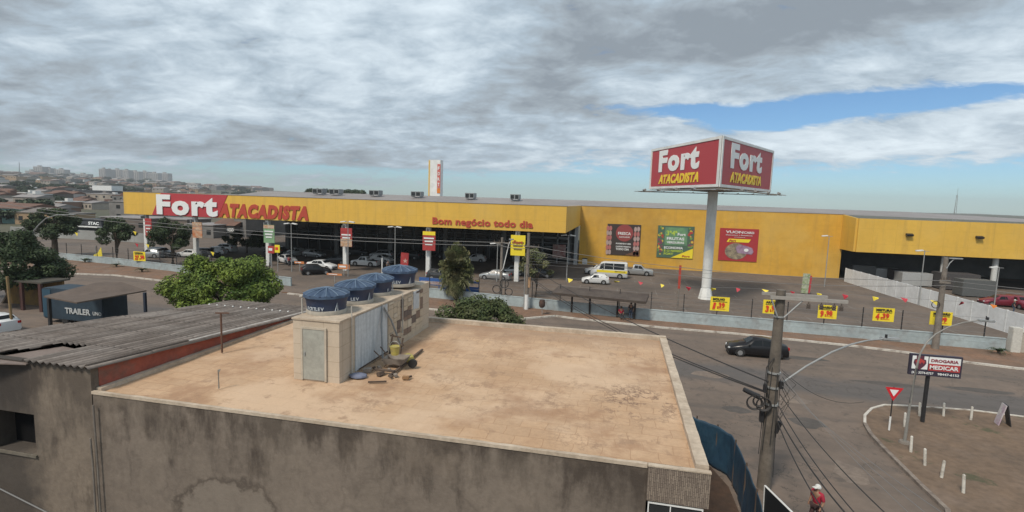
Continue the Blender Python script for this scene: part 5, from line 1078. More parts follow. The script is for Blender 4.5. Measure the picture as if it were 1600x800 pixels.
m_ = MB(); m_.bb(BX1+.001, BX1+.03, 17.6, 18.15, ZR+1.0, BZ-.02); m_.build('plaster_panel', MATS['bluish_plaster'], sh)
m_ = MB()
for (ya, yb2, zt_) in ((15.2, 14.55, BZ), (15.25, 16.0, BZ)): m_.tube([(BX1+.05, 15.05, BZ-.02), (BX1+.12, (15.05+yb2)/2, ZR+1.1), (BX1+.3, yb2, ZR+.02)], .03, 6)
m_.build('leaning_pipe', mat('pipe_grey', (.25, .26, .27), .6), sh)
m_ = MB(); m_.tube([(BX1+.04, 13.1, BZ+.35), (BX1+.05, 13.1, ZR+.05)], .018, 6); m_.tube([(BX1+.04, 16.6, BZ+.1), (BX1+.05, 16.6, ZR+.4)], .022, 6); m_.tube([(BX0-.05, 13.0, BZ+.5), (BX0-.05, 13.0, ZR+.6)], .022, 6); m_.build('pvc_pipe', mat('pvc_aged', (.42, .40, .36), .7), sh)
TB = mat('tank_blue', (.016, .030, .078), .5, (.028, .042, .08), 2, .5, .08, 6); TL = mat('tank_lid_blue', (.034, .062, .115), .8, (.055, .09, .15), 4, .5, .12, 6); TC = mat('tank_foot', (.40, .37, .32), .8)
tank_proto = None
def tank(x, y, z, r, h, lab, txt):
    t = thing('water_tank', lab, 'water tank', (x, y, z), 'blue water tanks on the rooftop shed')
    MB().lathe((x, y, z), [(r*.88, 0), (r*.90, .05), (r*.89, .12), (r*.8, .125)], 36).build('base_ring', TC, t, smooth=True)
    MB().lathe((x, y, z+.09), [(r*.84, 0), (r*.88, h*.35), (r*.9, h*.55), (r*.97, h*.75), (r*.985, h*.9)], 40).build('body', TB, t, smooth=True)
    m_ = MB(); n = 48; vs = [(x, y, z+.09+h*.9+.17)]; ringr = [(.14, .165, 0), (.5, .105, .5), (.85, .045, .9), (1.015, .0, .8), (1.02, -.07, .1)]
    for (rf, zz_, am) in ringr:
        for k in range(n):
            a = 2*math.pi*k/n; wv = abs(math.cos(a*12/2)); rr_ = r*(rf-(.02*am*(1-wv) if rf > 1 else 0)); vs.append((x+rr_*math.cos(a), y+rr_*math.sin(a), z+.09+h*.9+zz_+.075*am*(wv-.6)))
    fs = [(0, 1+k, 1+(k+1) % n) for k in range(n)]+[(1+i*n+k, 1+i*n+(k+1) % n, 1+(i+1)*n+(k+1) % n, 1+(i+1)*n+k) for i in range(len(ringr)-1) for k in range(n)]
    m_.add(vs, fs); m_.build('lid', TL, t, smooth=True)
    m_ = MB(); m_.lathe((x, y, z+.09+h*.9+.17), [(.10, -.01), (.10, .02), (.03, .03)], 12)
    for k in range(12): a = 2*math.pi*(k)/12; m_.tube([(x+.08*math.cos(a), y+.08*math.sin(a), z+h*.9+.265), (x+r*.5*math.cos(a), y+r*.5*math.sin(a), z+.09+h*.9+.135), (x+r*.86*math.cos(a), y+r*.86*math.sin(a), z+.09+h*.9+.07), (x+r*1.02*math.cos(a), y+r*1.02*math.sin(a), z+.09+h*.9+.02)], .014, 5)
    m_.build('lid_ribs', mat('lid_rib', (.12, .175, .25), .7), t, smooth=True)
    # lettering bent round the tank
    a0 = txt[1]
    for i, ch in enumerate(txt[0]):
        if ch == ' ': continue
        a = a0+i*txt[2]; rr_ = r*.90+.012; q = (x+rr_*math.cos(a), y+rr_*math.sin(a), z+.15); u = (-math.sin(a), math.cos(a), 0)
        text(ch, q, u, ZU, h=txt[3]*.85, mt=mat('tank_print', (.42, .46, .50), .6, fine=0), parent=t, bold=.03, depth=.004)
    m_ = MB(); a = a0+txt[2]*len(txt[0])+.55; pr = r*.915+.012
    P = lambda da, dz_: Vector((x+pr*math.cos(a+da), y+pr*math.sin(a+da), z+.12+dz_))
    m_.tube([P(0, 0), P(.11, .24), P(.14, .02)], .014, 4); m_.build('brand_mark', MATS['tank_print'], t)
    return t
tank(-8.34, 13.42, BZ+.05, .64, .52, 'nearest blue water tank, at the door end of the shed', ('FORTLEV', R(-118), .125, .12))
tank(-8.30, 15.02, BZ+.05, .64, .52, 'second blue water tank from the door end', ('LEV', R(-75), .13, .12))
tank(-8.33, 16.5, BZ+.05, .62, .52, 'third blue water tank from the door end', ('F', R(-20), .13, .12))
tank(-8.17, 18.15, BZ+.12, .66, .56, 'farthest blue water tank, at the far end of the shed', ('FORTLEV', R(-118), .135, .13))
# debris beside the shed
RUST = mat('rusty_wood', (.07, .048, .037), .9, (.11, .08, .06), 3, .5, .2, 9)
def plank(a, b, lab, w_=.07):
    a, b = Vector(a), Vector(b); d = b-a; m_ = MB(); m_.box((a+b)/2, (d.length, w_, .045), rz=math.atan2(d.y, d.x)); return tag(m_.build('plank', RUST), lab, 'plank', 'planks beside the shed')
plank(G(608, 588, ZR+.04), G(660, 546, ZR+.04), 'longest dark plank lying right of the wheelbarrow'); plank(G(556, 578, ZR+.05), G(604, 549, ZR+.05), 'dark plank lying along the shed wall left of the wheelbarrow', .12)
plank(G(575, 597, ZR+.03), G(604, 596, ZR+.03), 'thin dark stick lying in front of the wheelbarrow', .03); plank(G(585, 577, ZR+.09), G(616, 580, ZR+.09), 'short dark plank under the wheelbarrow tray', .1)
g = Vector(G(617, 572, ZR)); t = thing('wheelbarrow', 'cement stained wheelbarrow tipped up among the planks beside the shed', 'wheelbarrow', g)
m_ = MB(); T0 = [(-.32, -.2, .10), (.36, -.2, .12), (.36, .24, .12), (-.32, .24, .10)]; T1 = [(-.42, -.3, .34), (.52, -.3, .40), (.52, .34, .40), (-.42, .34, .34)]
vs = [g+Vector(p) for p in T0+T1]; m_.add(vs, [(0, 1, 2, 3), (0, 1, 5, 4), (1, 2, 6, 5), (2, 3, 7, 6), (3, 0, 4, 7)]); m_.build('tray', mat('cement_tray', (.20, .17, .145), .9, (.27, .24, .21), 4), t)
for s_ in (-.2, .22): m_ = MB(); m_.tube([g+Vector((.3, s_, .1)), g+Vector((-.3, s_, .2)), g+Vector((-.75, s_*1.3, .62))], .022, 6); m_.build('handle', RUST, t)
m_ = MB(); [m_.tube([g+Vector((-.25, s_, .12)), g+Vector((-.35, s_, .0)), g+Vector((-.12, s_, .0))], .018, 5) for s_ in (-.2, .22)]; m_.build('leg', RUST, t)
MB().cyl(g+Vector((.72, -.04, .17)), g+Vector((.72, .06, .17)), .17, n=18).build('wheel', TYRE, t, smooth=True)
t.scale = (.8, .8, .8)
g = Vector(G(618, 560, ZR)); t = thing('chair_frame', 'broken dark chair frame standing on the wheelbarrow heap', 'chair', g)
for k, (a, b) in enumerate((((-.25, 0, .1), (-.12, .0, .95)), ((.15, .05, .1), (.28, .05, .8)))): m_ = MB(); m_.box(g+(Vector(a)+Vector(b))/2, (.05, .05, (Vector(b)-Vector(a)).length), ry=.15); m_.build('leg', RUST, t)
m_ = MB(); m_.box(g+Vector((.06, .03, .55)), (.5, .1, .05), ry=.1); m_.box(g+Vector((-.02, .03, .85)), (.42, .06, .05), ry=.1); m_.build('rail', RUST, t); t.scale = (.85, .85, .85)
YB = mat('yellow_plastic', (.42, .36, .08), .6, (.3, .25, .1), 6)
g = Vector(G(617, 549, ZR+.62)); t = thing('paint_bucket', 'yellow bucket on top of the wheelbarrow heap', 'bucket', g); MB().lathe(g, [(.11, -.1), (.15, .16), (.16, .16), (.14, .14)], 16).build('pail', YB, t, smooth=True); MB().tube([g+Vector((.15*math.cos(a), 0, .16+.15*math.sin(a))) for a in np.linspace(0, math.pi, 9)], .008, 4).build('handle', GALV, t)
g = Vector(G(637, 561, ZR+.1)); m_ = MB(); m_.lathe(g, [(.1, -.1), (.22, -.02), (.2, .1), (.08, .17)], 12); [setattr(m_, 'v', [(v[0]+.04*noise.noise(Vector(v)*5), v[1]+.04*noise.noise(Vector(v)*6), v[2]) for v in m_.v])]; tag(m_.build('plastic_bag', YB, smooth=True), 'crumpled yellow bag right of the bucket near the long plank', 'bag')
g = Vector(G(634, 590, ZR+.05)); m_ = MB(); m_.box(g, (.19, .11, .09), rz=.2, bev=.008); tag(m_.build('brick', mat('brick_clay', (.24, .14, .07), .9)), 'single ochre brick lying on the roof right of the planks', 'brick')
g = Vector(G(560, 588, ZR+.02)); m_ = MB(); m_.lathe(g, [(.2, 0), (.19, .05), (.1, .09), (.02, .1)], 9); m_.v = [(g.x+(v[0]-g.x)*1.3+.05*noise.noise(Vector(v)*4), v[1], v[2]) for v in m_.v]; tag(m_.build('tarp_bundle', mat('grey_blue_tarp', (.15, .17, .24), .8)), 'grey blue folded tarp at the foot of the bluish wall', 'tarp')
rnd = random.Random(9)
for k in range(9):
    q = G(590+rnd.uniform(-18, 60), 583+rnd.uniform(-14, 8), ZR+.04); s_ = rnd.uniform(.06, .16)
    m_ = MB(); m_.box(q, (s_*1.6, s_, s_*.8), rz=rnd.uniform(0, 3), rx=rnd.uniform(-.3, .3), bev=.01); tag(m_.build('rubble_piece', RUST if k % 2 else MATS['cement_tray']), 'broken scrap piece lying around the wheelbarrow', 'rubble', 'rubble pieces by the wheelbarrow')

# ------------------------------------------------------------------ yard with blue tarpaulin
struct('yard_floor', MB().add([(2.0, 9, .008), (5.2, 9, .008), (4.95, 21.5, .008), (3.6, 26.0, .008), (2.0, 27.5, .008)], [(0, 1, 2, 3, 4)]), mat('yard_earth', (.075, .042, .026), .95, (.05, .032, .022), 1, .5, .2, 5, .4))
tp_ = [Vector(G(*p, 1.9)) for p in ((1060, 643), (1085, 652), (1112, 662), (1143, 678), (1158, 706), (1172, 740), (1186, 775), (1196, 812))]
m_ = MB(); NP = 90; rows = 14; path = []
for k in range(NP+1):
    s_ = k/NP*(len(tp_)-1); i = min(int(s_), len(tp_)-2); path.append(tp_[i]+(tp_[i+1]-tp_[i])*(s_-i))
for k, p in enumerate(path):
    d = (path[min(k+1, NP)]-path[max(k-1, 0)]).normalized(); n = Vector((-d.y, d.x, 0))
    for j in range(rows+1):
        v = j/rows; o_ = .07*noise.noise(Vector((k*.18, v*1.6, 0)))+.035*noise.noise(Vector((k*.6, v*4, 3))); top = p.z+.06*noise.noise(Vector((k*.15, 0, 5)))
        m_.v.append(tuple(Vector((p.x, p.y, top*(1-v)+.02*v))+n*o_*(.3+v)))
for k in range(NP):
    for j in range(rows): a = k*(rows+1)+j; m_.f.append((a, a+1, a+rows+2, a+rows+1)); m_.mi.append(0)
tpn = thing('tarpaulin_fence', 'blue tarpaulin fence around the dirt yard beside the near building', 'fence', tuple(tp_[3].to_2d())+(0,))
so = m_.build('tarpaulin', mat('blue_tarp', (.010, .034, .066), .5, (.02, .055, .09), 1.2, .5, .15, 5), tpn, smooth=True); md = so.modifiers.new('s', 'SOLIDIFY'); md.thickness = .015
for k in range(0, NP+1, 15): p = path[k]; MB().cyl((p.x, p.y+.05, 0), (p.x, p.y+.05, p.z+.1), .035, n=6).build('stake', RUST, tpn)
g = Vector(D(1207, 768, 18.6)); t = thing('leaning_board', 'black board with white edge leaning at the foot of the near pole', 'board', (g.x, 18.6, 0))
m_ = MB(); m_.slab([(g.x-.12, 18.9, 0), (g.x+.35, 17.4, 0), (g.x+.30, 17.4, g.z-.05), (g.x-.17, 18.9, g.z)], (1, .3, 0), .04); m_.build('panel', BLACK, t)
m_ = MB(); m_.tube([(g.x-.17, 18.9, g.z+.02), (g.x+.33, 17.4, g.z-.03)], .035, 5); m_.tube([(g.x-.17, 18.92, g.z), (g.x-.12, 18.92, .02)], .03, 5); m_.build('edge_trim', WHITE, t)

# ------------------------------------------------------------------ left: trailer, canopy
yT = 33.4
a = Vector(D(67, 472, yT)); b = Vector(D(160, 470, yT)); t = thing('snack_trailer', 'dark blue snack trailer with white lettering under a brown lean-to roof', 'trailer', (a.x+2, yT, 0))
NAVY = mat('trailer_blue', (.022, .042, .062), .6, (.016, .03, .046), 1, .5, .1, 4)
zt = 2.95
m_ = MB(); m_.box(((a.x+b.x)/2, yT+1.1, .35+(zt-.35)/2), (b.x-a.x, 2.2, zt-.35), bev=.06); m_.build('body', NAVY, t)
m_ = MB(); m_.bb(a.x+.02, a.x+.9, yT-.035, yT-.004, .5, zt-.1); m_.build('side_hatch', mat('hatch_blue', (.02, .06, .095), .5), t)
for s_ in (.35, .62): MB().cyl((a.x+(b.x-a.x)*s_, yT+.02, .32), (a.x+(b.x-a.x)*s_, yT+.22, .32), .32, n=16).build('wheel', TYRE, t, smooth=True)
text('TRAILER', (a.x+(b.x-a.x)*.38, yT-.03, .95), XR, ZU, w=(b.x-a.x)*.42, h=.5, mt=mat('faded_white', (.42, .44, .45), .7), parent=t, bold=.03)
text('UNO', (a.x+(b.x-a.x)*.84, yT-.03, 1.0), XR, ZU, w=(b.x-a.x)*.14, h=.3, mt=MATS['faded_white'], parent=t, bold=.02)
t = thing('lean_to_roof', 'wide brown sheet roof on posts sheltering the blue trailer', 'shelter', (a.x+4, 36, 0))
zr = 3.3; P = [G(66, 462, zr), G(130, 472.5, zr), G(229, 453, zr), G(187, 440.5, zr), G(145, 441.5, zr), G(65, 459, zr)]
P = [G(68, 462.5, zr), G(120, 472.5, zr-.1), G(229, 453.5, zr-.1), G(190, 440.5, zr+.25), G(150, 441.5, zr+.25)]
BRR = mat('brown_roof_sheet', (.12, .09, .072), .9, (.09, .068, .055), .6, .5, .15, 4)
m_ = MB(); m_.slab(P, (0, 0, -1), .1); m_.build('roof', BRR, t)
q = G(226, 456, zr-.1); MB().box((q[0], q[1], 1.6), (.18, .18, 3.1)).build('post', mat('post_navy', (.02, .03, .05), .6), t)
q = G(76, 465, zr-.1); MB().box((q[0], q[1], 1.6), (.18, .18, 3.1)).build('post', BLACK, t); q = G(150, 446, zr); MB().box((q[0], q[1], 1.6), (.16, .16, 3.2)).build('post', BLACK, t)
t = thing('storage_hut', 'low dark hut with an ochre side panel left of the blue trailer', 'hut', G(50, 505))
a = D(-30, 463, 36); b = D(66, 463, 36); MB().bb(a[0], b[0], 36, 38.5, 2.6, 2.75).build('roof', mat('hut_roof', (.06, .055, .045), .9), t); MB().bb(a[0]+.3, b[0]-.2, 37.9, 38.1, 0, 2.6).build('back_wall', mat('ochre_wall', (.20, .12, .03), .9, (.1, .06, .03), 1), t)
for x in (a[0]+.4, D(34, 480, 36)[0], b[0]-.3): MB().box((x, 36.1, 1.3), (.3, .2, 2.6)).build('post', mat('post_maroon', (.06, .025, .022), .9), t)
t = thing('wood_pole', 'thin ochre wooden pole in front of the dark hut', 'pole', G(20, 520)); g = G(20, 520); q = D(11, 432, g[1]); MB().tube([g, q], .09, 8).build('shaft', mat('ochre_wood', (.22, .15, .07), .9), t)

t = thing('street_lamp', 'curved pale street lamp arm rising out of the dark tree at left', 'street lamp', D(50, 460, 46)[:2]+(0,)); xx = D(52, 400, 46)[0]
m_ = MB(); m_.tube([(xx, 46, 0), D(52, 362, 46), D(60, 352, 46), D(72, 341, 46), D(88, 336, 46), D(108, 335, 46)], .06, 7, rr=[.11, .08, .06, .05, .045, .04]); m_.build('shaft', GALV, t, smooth=True); MB().box(D(113, 335, 46), (.8, .25, .12), bev=.03).build('lamp_head', GALV, t)
t = thing('feather_flag', 'crumpled yellow and orange flag on a thin pole at far left', 'flag', G(150, 408)); g = G(150, 408); MB().cyl(g, (g[0], g[1], D(150, 384, g[1])[2]), .05, n=6).build('post', GALV, t)
m_ = MB(); m_.slab([D(158, 386, g[1]), D(160, 400, g[1]), D(143, 407, g[1]), D(147, 398, g[1]), D(153, 395, g[1])], (0, -1, 0), .03); m_.build('cloth', PY, t)
# ------------------------------------------------------------------ trees
def leaves(n, cents, size, seed, flat=.5, squash=.75, shell=.55, droop=0):
    """cloud of single leaf faces clustered round clump centres; cents = [(x,y,z,r)]"""
    rg = np.random.default_rng(seed); cents = np.array(cents, float); w_ = cents[:, 3]**2; w_ /= w_.sum(); ci = rg.choice(len(cents), n, p=w_); C_ = cents[ci]
    d = rg.normal(size=(n, 3)); d /= np.linalg.norm(d, axis=1)[:, None]; rad = C_[:, 3]*(shell+(1-shell)*rg.random(n)**.5)*rg.uniform(.85, 1.12, n)
    pos = C_[:, :3]+d*rad[:, None]*np.array([1, 1, squash]); nrm = d*.8+rg.normal(size=(n, 3))*.5+np.array([0, 0, .45]); nrm /= np.linalg.norm(nrm, axis=1)[:, None]
    t_ = np.cross(nrm, rg.normal(size=(n, 3))); t_ /= np.linalg.norm(t_, axis=1)[:, None]; b_ = np.cross(nrm, t_); s_ = size*rg.uniform(.6, 1.35, n)[:, None]
    v = np.stack([pos-t_*s_, pos-b_*s_*.45, pos+t_*s_, pos+b_*s_*.45], 1).reshape(-1, 3); return v
def leafobj(name, v, mt, parent, origin):
    me = bpy.data.meshes.new(name); nf = len(v)//4; v = v-np.array(origin)
    me.vertices.add(len(v)); me.vertices.foreach_set('co', v.ravel()); me.loops.add(nf*4); me.loops.foreach_set('vertex_index', np.arange(nf*4)); me.polygons.add(nf); me.polygons.foreach_set('loop_start', np.arange(0, nf*4, 4)); me.polygons.foreach_set('loop_total', np.full(nf, 4)); me.update(); me.validate()
    me.materials.append(mt); o = bpy.data.objects.new(name, me); col.objects.link(o); o.parent = parent; return o
def tree(x, y, zb, cz, rx, ry, rz_, n, size, clump, lab, mt, seed, tr=.22, name='tree', cat='tree', group=None, nc=46, flatb=.5, limbs=7):
    rg = random.Random(seed); t = thing(name, lab, cat, (x, y, zb), group); cents = []
    for k in range(nc):
        a = rg.uniform(0, 2*math.pi); e_ = math.asin(rg.uniform(-flatb, 1)); q = rg.uniform(.55, 1)**.6*rg.uniform(.82, 1.08)
        cents.append((x+rx*q*math.cos(a)*math.cos(e_), y+ry*q*math.sin(a)*math.cos(e_), cz+rz_*q*math.sin(e_), clump*rg.uniform(.6, 1.35)))
    leafobj('crown', leaves(n, cents, size, seed), mt, t, (x, y, zb))
    m_ = MB(); m_.tube([(x, y, zb), (x+.1, y, zb+(cz-zb)*.4), (x, y+.1, cz-rz_*.4)], tr, 8, rr=[tr*1.25, tr, tr*.8])
    for k in range(limbs): c_ = cents[int(k*len(cents)/limbs)]; m_.tube([(x, y+.1, zb+(cz-zb)*.45+rg.random()*.5), ((x+c_[0])/2, (y+c_[1])/2, (cz+c_[2])/2-rz_*.25), c_[:3]], .1, 5, rr=[tr*.6, tr*.35, tr*.12])
    m_.build('trunk', TRUNK, t, smooth=True); return t
c_ = D(347, 437, 37); tree(c_[0], 37, 0, 3.2, 4.35, 3.6, 2.65, 44000, .13, .9, 'big bright green leafy tree behind the corrugated roof', LEAF, 3, nc=95, flatb=.75)
q = D(12, 415, 38); tree(q[0]-.3, 38, 0, 3.9, 4.9, 4, 2.9, 30000, .14, .9, 'large dark tree at the left edge above the hut', LEAFD, 4, tr=.4, nc=60, flatb=.6)
q = D(748, 495, 38); tree(q[0], 38, 0, 2.0, 3.45, 2.8, 1.55, 17000, .13, .75, 'low rounded dark green bush behind the far parapet', LEAFB, 5, tr=.15, nc=55, flatb=.8)
q = D(838, 430, 60); tree(q[0], 60, 0, 3.6, 2.1, 2, 2.1, 2600, .17, .6, 'thin feathery tree behind the white footed pole', LEAFP, 6, tr=.12, nc=24)
q = D(385, 380, 84); tree(q[0], 84, 0, 2.2, 4, 3, 1.6, 4000, .25, .9, 'low dark tree under the canopy front above the green tree', LEAFD, 7, tr=.15, nc=26)
q = D(84, 370, 66); tree(q[0], 66, 0, 5.2, 3.4, 3.4, 2.6, 9000, .2, 1.0, 'dark tree mass behind the left edge tree', LEAFD, 8, tr=.4, nc=30)
def palm(px, base_y, Y, top_py, rw, rh, lab, seed, n=70, mt=LEAFP, tr=.28):
    g = D(px, base_y, Y); x = g[0]; zt_ = D(px, top_py, Y)[2]; rg = random.Random(seed); ch_ = zt_-rh; t = thing('palm_tree', lab, 'palm', (x, Y, 0)); rings = []
    m_ = MB(); m_.tube([(x+.03*math.sin(z*2), Y, z) for z in np.linspace(0, ch_, 12)], tr, 10, rr=[tr*(1.15 if k % 2 else 1) for k in range(12)]); m_.build('trunk', TRUNK, t, smooth=True)
    V = []
    for k in range(n):
        a = rg.uniform(0, 2*math.pi); el_ = R(rg.uniform(-65, 88)); L_ = rw*rg.uniform(.8, 1.1); d = Vector((math.cos(a)*math.cos(el_), math.sin(a)*math.cos(el_), math.sin(el_)*rh/rw*1.1)); side = Vector((-math.sin(a), math.cos(a), 0)); P0 = Vector((x, Y, ch_))
        prev = None
        for s_ in range(1, 13):
            u = s_/12; p = P0+d*L_*u+Vector((0, 0, -.28*L_*u*u*max(.15, math.cos(el_))))
            if s_ > 2:
                for sg in (-1, 1):
                    ln = .5*math.sin(math.pi*min(1, u*.95))+.12; tip = p+side*sg*ln+d*ln*.5+Vector((rg.uniform(-.05, .05), rg.uniform(-.05, .05), -.18-rg.random()*.2)); w_ = (d*.085); V += [p-w_*.8, p+w_*.8, tip+w_*.2, tip-w_*.2]
            if prev is not None: q_ = Vector((0, 0, .02)); V += [prev-q_, prev+q_, p+q_, p-q_]
            prev = p
    cl_ = [(x+rg.uniform(-.6, .6)*rw, Y+rg.uniform(-.5, .5)*rw, ch_+rg.uniform(-.55, .6)*rh*.8, .62) for _ in range(26)]
    leafobj('crown', np.concatenate([np.array([tuple(v) for v in V]), leaves(6000, cl_, .15, seed)]), mt, t, (x, Y, 0)); return t
palm(712, 470, 54.2, 383, 1.95, 2.6, 'shaggy palm in front of the blue trolley shelter', 21, 300)
q = D(180, 362, 63); tree(q[0], 63, 0, q[2], 2.5, 2.3, 2.0, 9000, .15, .7, 'dark rounded tree on a bare trunk just left of the narrow red sign', LEAFD, 22, tr=.22, nc=36, flatb=.8)
q = D(268, 368, 65); tree(q[0], 65, 0, q[2], 3.1, 2.6, 2.3, 12000, .15, .75, 'broad dark tree between the two leftmost sign columns', LEAFD, 23, tr=.25, nc=44, flatb=.8)
def cyc(px, py, r, lab, seed, mt=LEAFP, h=.0):
    g = G(px, py, .1); t = thing('cycad', lab, 'plant', g); V = []; rg = random.Random(seed)
    for k in range(26):
        a = rg.uniform(0, 6.28); side = Vector((-math.sin(a), math.cos(a), 0)); prev = Vector(g)
        for s_ in range(1, 9):
            u = s_/8; p = Vector(g)+Vector((math.cos(a)*r*u, math.sin(a)*r*u, (1.1*u-1.0*u*u)*r*rg.uniform(.9, 1.1)+.15)); V += [p-side*.16*(1.1-u), p+side*.16*(1.1-u), p+side*.12*(1.1-u)+(p-prev)*.6, p-side*.12*(1.1-u)+(p-prev)*.6]; prev = p
    leafobj('fronds', np.array([tuple(v) for v in V]), mt, t, g); MB().cyl(g, (g[0], g[1], g[2]+.3), .12, .1, 8).build('stem', TRUNK, t)
cyc(1560, 553, .85, 'small cycad against the pale blue wall at right', 31, LEAFD)
cyc(222, 425, 1.0, 'small dark shrub on the verge under the 27,98 sign', 32, LEAFD); cyc(182, 417, .9, 'small dark shrub at the foot of the left palm', 33, LEAFD); cyc(133, 410, 1.2, 'small cycad left of the yellow flag at far left', 34, LEAFD)

# ------------------------------------------------------------------ people
def person(x, y, z, lab, shirt, pants, hair, cap=None, rz=0, sit=False, stride=.0, h=1.72):
    t = thing('person', lab, 'person', (0, 0, 0)); k = h/1.72
    J = {'pel': (0, 0, .93), 'belly': (0, 0, 1.08), 'ch': (0, -.01, 1.28), 'nk': (0, 0, 1.46), 'hd': (0, -.02, 1.56), 'top': (0, -.02, 1.68),
         'sl': (-.18, 0, 1.40), 'el': (-.25, .03, 1.14), 'wl': (-.24, -.08, .91), 'hl': (-.235, -.11, .82), 'sr': (.18, 0, 1.40), 'er': (.25, .03, 1.14), 'wr': (.24, -.1, .92), 'hr': (.235, -.14, .83),
         'pl': (-.095, 0, .90), 'kl': (-.10, -.03-stride*.5, .50), 'al': (-.10, .03-stride, .09), 'fl': (-.11, -.13-stride, .04), 'pr': (.095, 0, .90), 'kr': (.10, -.03+stride*.3, .50), 'ar': (.10, .03+stride, .09), 'fr': (.11, -.13+stride, .04)}
    if sit:
        for a in J: J[a] = (J[a][0], J[a][1], J[a][2]-.42)
        for s_, sg in (('l', -1), ('r', 1)): J['p'+s_] = (.09*sg, 0, .50); J['k'+s_] = (.12*sg, -.42, .50); J['a'+s_] = (.12*sg, -.40, .09); J['f'+s_] = (.12*sg, -.55, .04); J['w'+s_] = (.17*sg, -.28, .60); J['h'+s_] = (.13*sg, -.36, .58)
    RD = {'pel': .125, 'belly': .125, 'ch': .15, 'nk': .055, 'hd': .095, 'top': .075, 's': .07, 'e': .047, 'w': .032, 'h': .04, 'p': .08, 'k': .062, 'a': .042, 'f': .045}
    E2 = [('pel', 'belly'), ('belly', 'ch'), ('ch', 'nk'), ('nk', 'hd'), ('hd', 'top')]+[(a+s_, b+s_) for s_ in 'lr' for a, b in (('s', 'e'), ('e', 'w'), ('w', 'h'), ('p', 'k'), ('k', 'a'), ('a', 'f'))]+[('ch', 'sl'), ('ch', 'sr'), ('pel', 'pl'), ('pel', 'pr')]
    def skin(names, edges, grow, nm, mt, root):
        ns = list(names); me = bpy.data.meshes.new(nm); me.from_pydata([tuple(c*k for c in J[a]) for a in ns], [(ns.index(a), ns.index(b)) for a, b in edges], [])
        o = bpy.data.objects.new('tmp', me); col.objects.link(o); md = o.modifiers.new('skin', 'SKIN'); 
        for i, a in enumerate(ns):
            r = RD.get(a, RD.get(a[0], .05))*k+grow; me.skin_vertices[0].data[i].radius = (r*(1.15 if a in ('ch', 'belly', 'pel') else 1), r*(.8 if a in ('ch', 'belly', 'pel') else 1)); me.skin_vertices[0].data[i].use_root = (a == root)
        md.use_smooth_shade = True; s2 = o.modifiers.new('sub', 'SUBSURF'); s2.levels = 1; s2.render_levels = 1
        dg = bpy.context.evaluated_depsgraph_get(); dg.update(); m2 = bpy.data.meshes.new_from_object(o.evaluated_get(dg)); bpy.data.objects.remove(o)
        m2.materials.clear(); m2.materials.append(mt); q_ = bpy.data.objects.new(nm, m2); col.objects.link(q_); q_.parent = t
    skin(J.keys(), E2, 0, 'body', SKIN, 'pel')
    skin(['pel', 'belly', 'ch', 'sl', 'sr', 'el', 'er'], [('pel', 'belly'), ('belly', 'ch'), ('ch', 'sl'), ('ch', 'sr'), ('sl', 'el'), ('sr', 'er')], .018, 'shirt', shirt, 'pel')
    skin(['pel', 'pl', 'pr', 'kl', 'kr', 'al', 'ar'], [('pel', 'pl'), ('pel', 'pr'), ('pl', 'kl'), ('pr', 'kr'), ('kl', 'al'), ('kr', 'ar')], .015, 'trousers', pants, 'pel')
    hd = Vector(J['hd'])*k; m_ = MB(); r = .108*k; vs = []; prof = [(r*math.cos(a), r*math.sin(a)*1.05) for a in np.linspace(-.1, math.pi/2*.98, 7)]
    m_.lathe(hd+Vector((0, .012, .035)), prof, 16); 
    if cap: m_.box(hd+Vector((0, -.13*k, .05)), (.15, .12, .02), bev=.006)
    m_.build('cap' if cap else 'hair', cap or hair, t, smooth=True, world=False)
    m_ = MB(); [m_.lathe(hd+Vector((sx*.035, -.1, .01)), [(.001, -.01), (.012, 0), (.001, .01)], 6) for sx in (-1, 1)]; m_.box(hd+Vector((0, -.11, -.015)), (.02, .03, .035)); m_.build('face', SKIN, t, world=False)
    for s_ in 'lr': q_ = Vector(J['f'+s_])*k; MB().box(q_+Vector((0, .05, 0)), (.09, .26, .08), bev=.02).build('shoe', BLACK, t, world=False)
    t.location = (x, y, z); t.rotation_euler.z = rz; return t
RSH = mat('red_shirt', (.36, .02, .045), .8, fine=.1); DSH = mat('dark_shirt', (.03, .03, .035), .8); DPA = mat('dark_trousers', (.03, .028, .03), .85); JPA = mat('jeans', (.05, .07, .11), .85); HAIR = mat('black_hair', (.012, .01, .01), .7)
person(7.45, 19.35, 0.0, 'person in a red shirt and white cap walking on the street at the bottom', RSH, mat('shorts_dark', (.05, .025, .025), .85), HAIR, cap=mat('cap_white', (.6, .6, .58), .7), rz=R(-60), stride=.18)
g = G(970, 498, .1); person(g[0], g[1]-.1, .1, 'person in a red shirt waiting under the bus shelter', RSH, DPA, HAIR, rz=.2, sit=True)
g = G(985, 499, .1); person(g[0], g[1]-.1, .1, 'person in dark clothes standing by the last shelter post', DSH, JPA, HAIR, rz=-.3)
g = G(606, 424); person(g[0], g[1], 0, 'person in dark clothes walking behind the small white pickup', mat('grey_shirt', (.2, .2, .21), .8), DPA, HAIR, rz=1)
g = G(537, 416); 
g = G(452, 417); person(g[0], g[1], 0, 'person in a red shirt beside the white car by the green tree', RSH, DPA, HAIR, rz=1)
g = G(1583, 490); person(g[0], g[1], 0, 'person with a white helmet on a red scooter in the loading bay', DSH, JPA, HAIR, cap=MATS['cap_white'], rz=1)

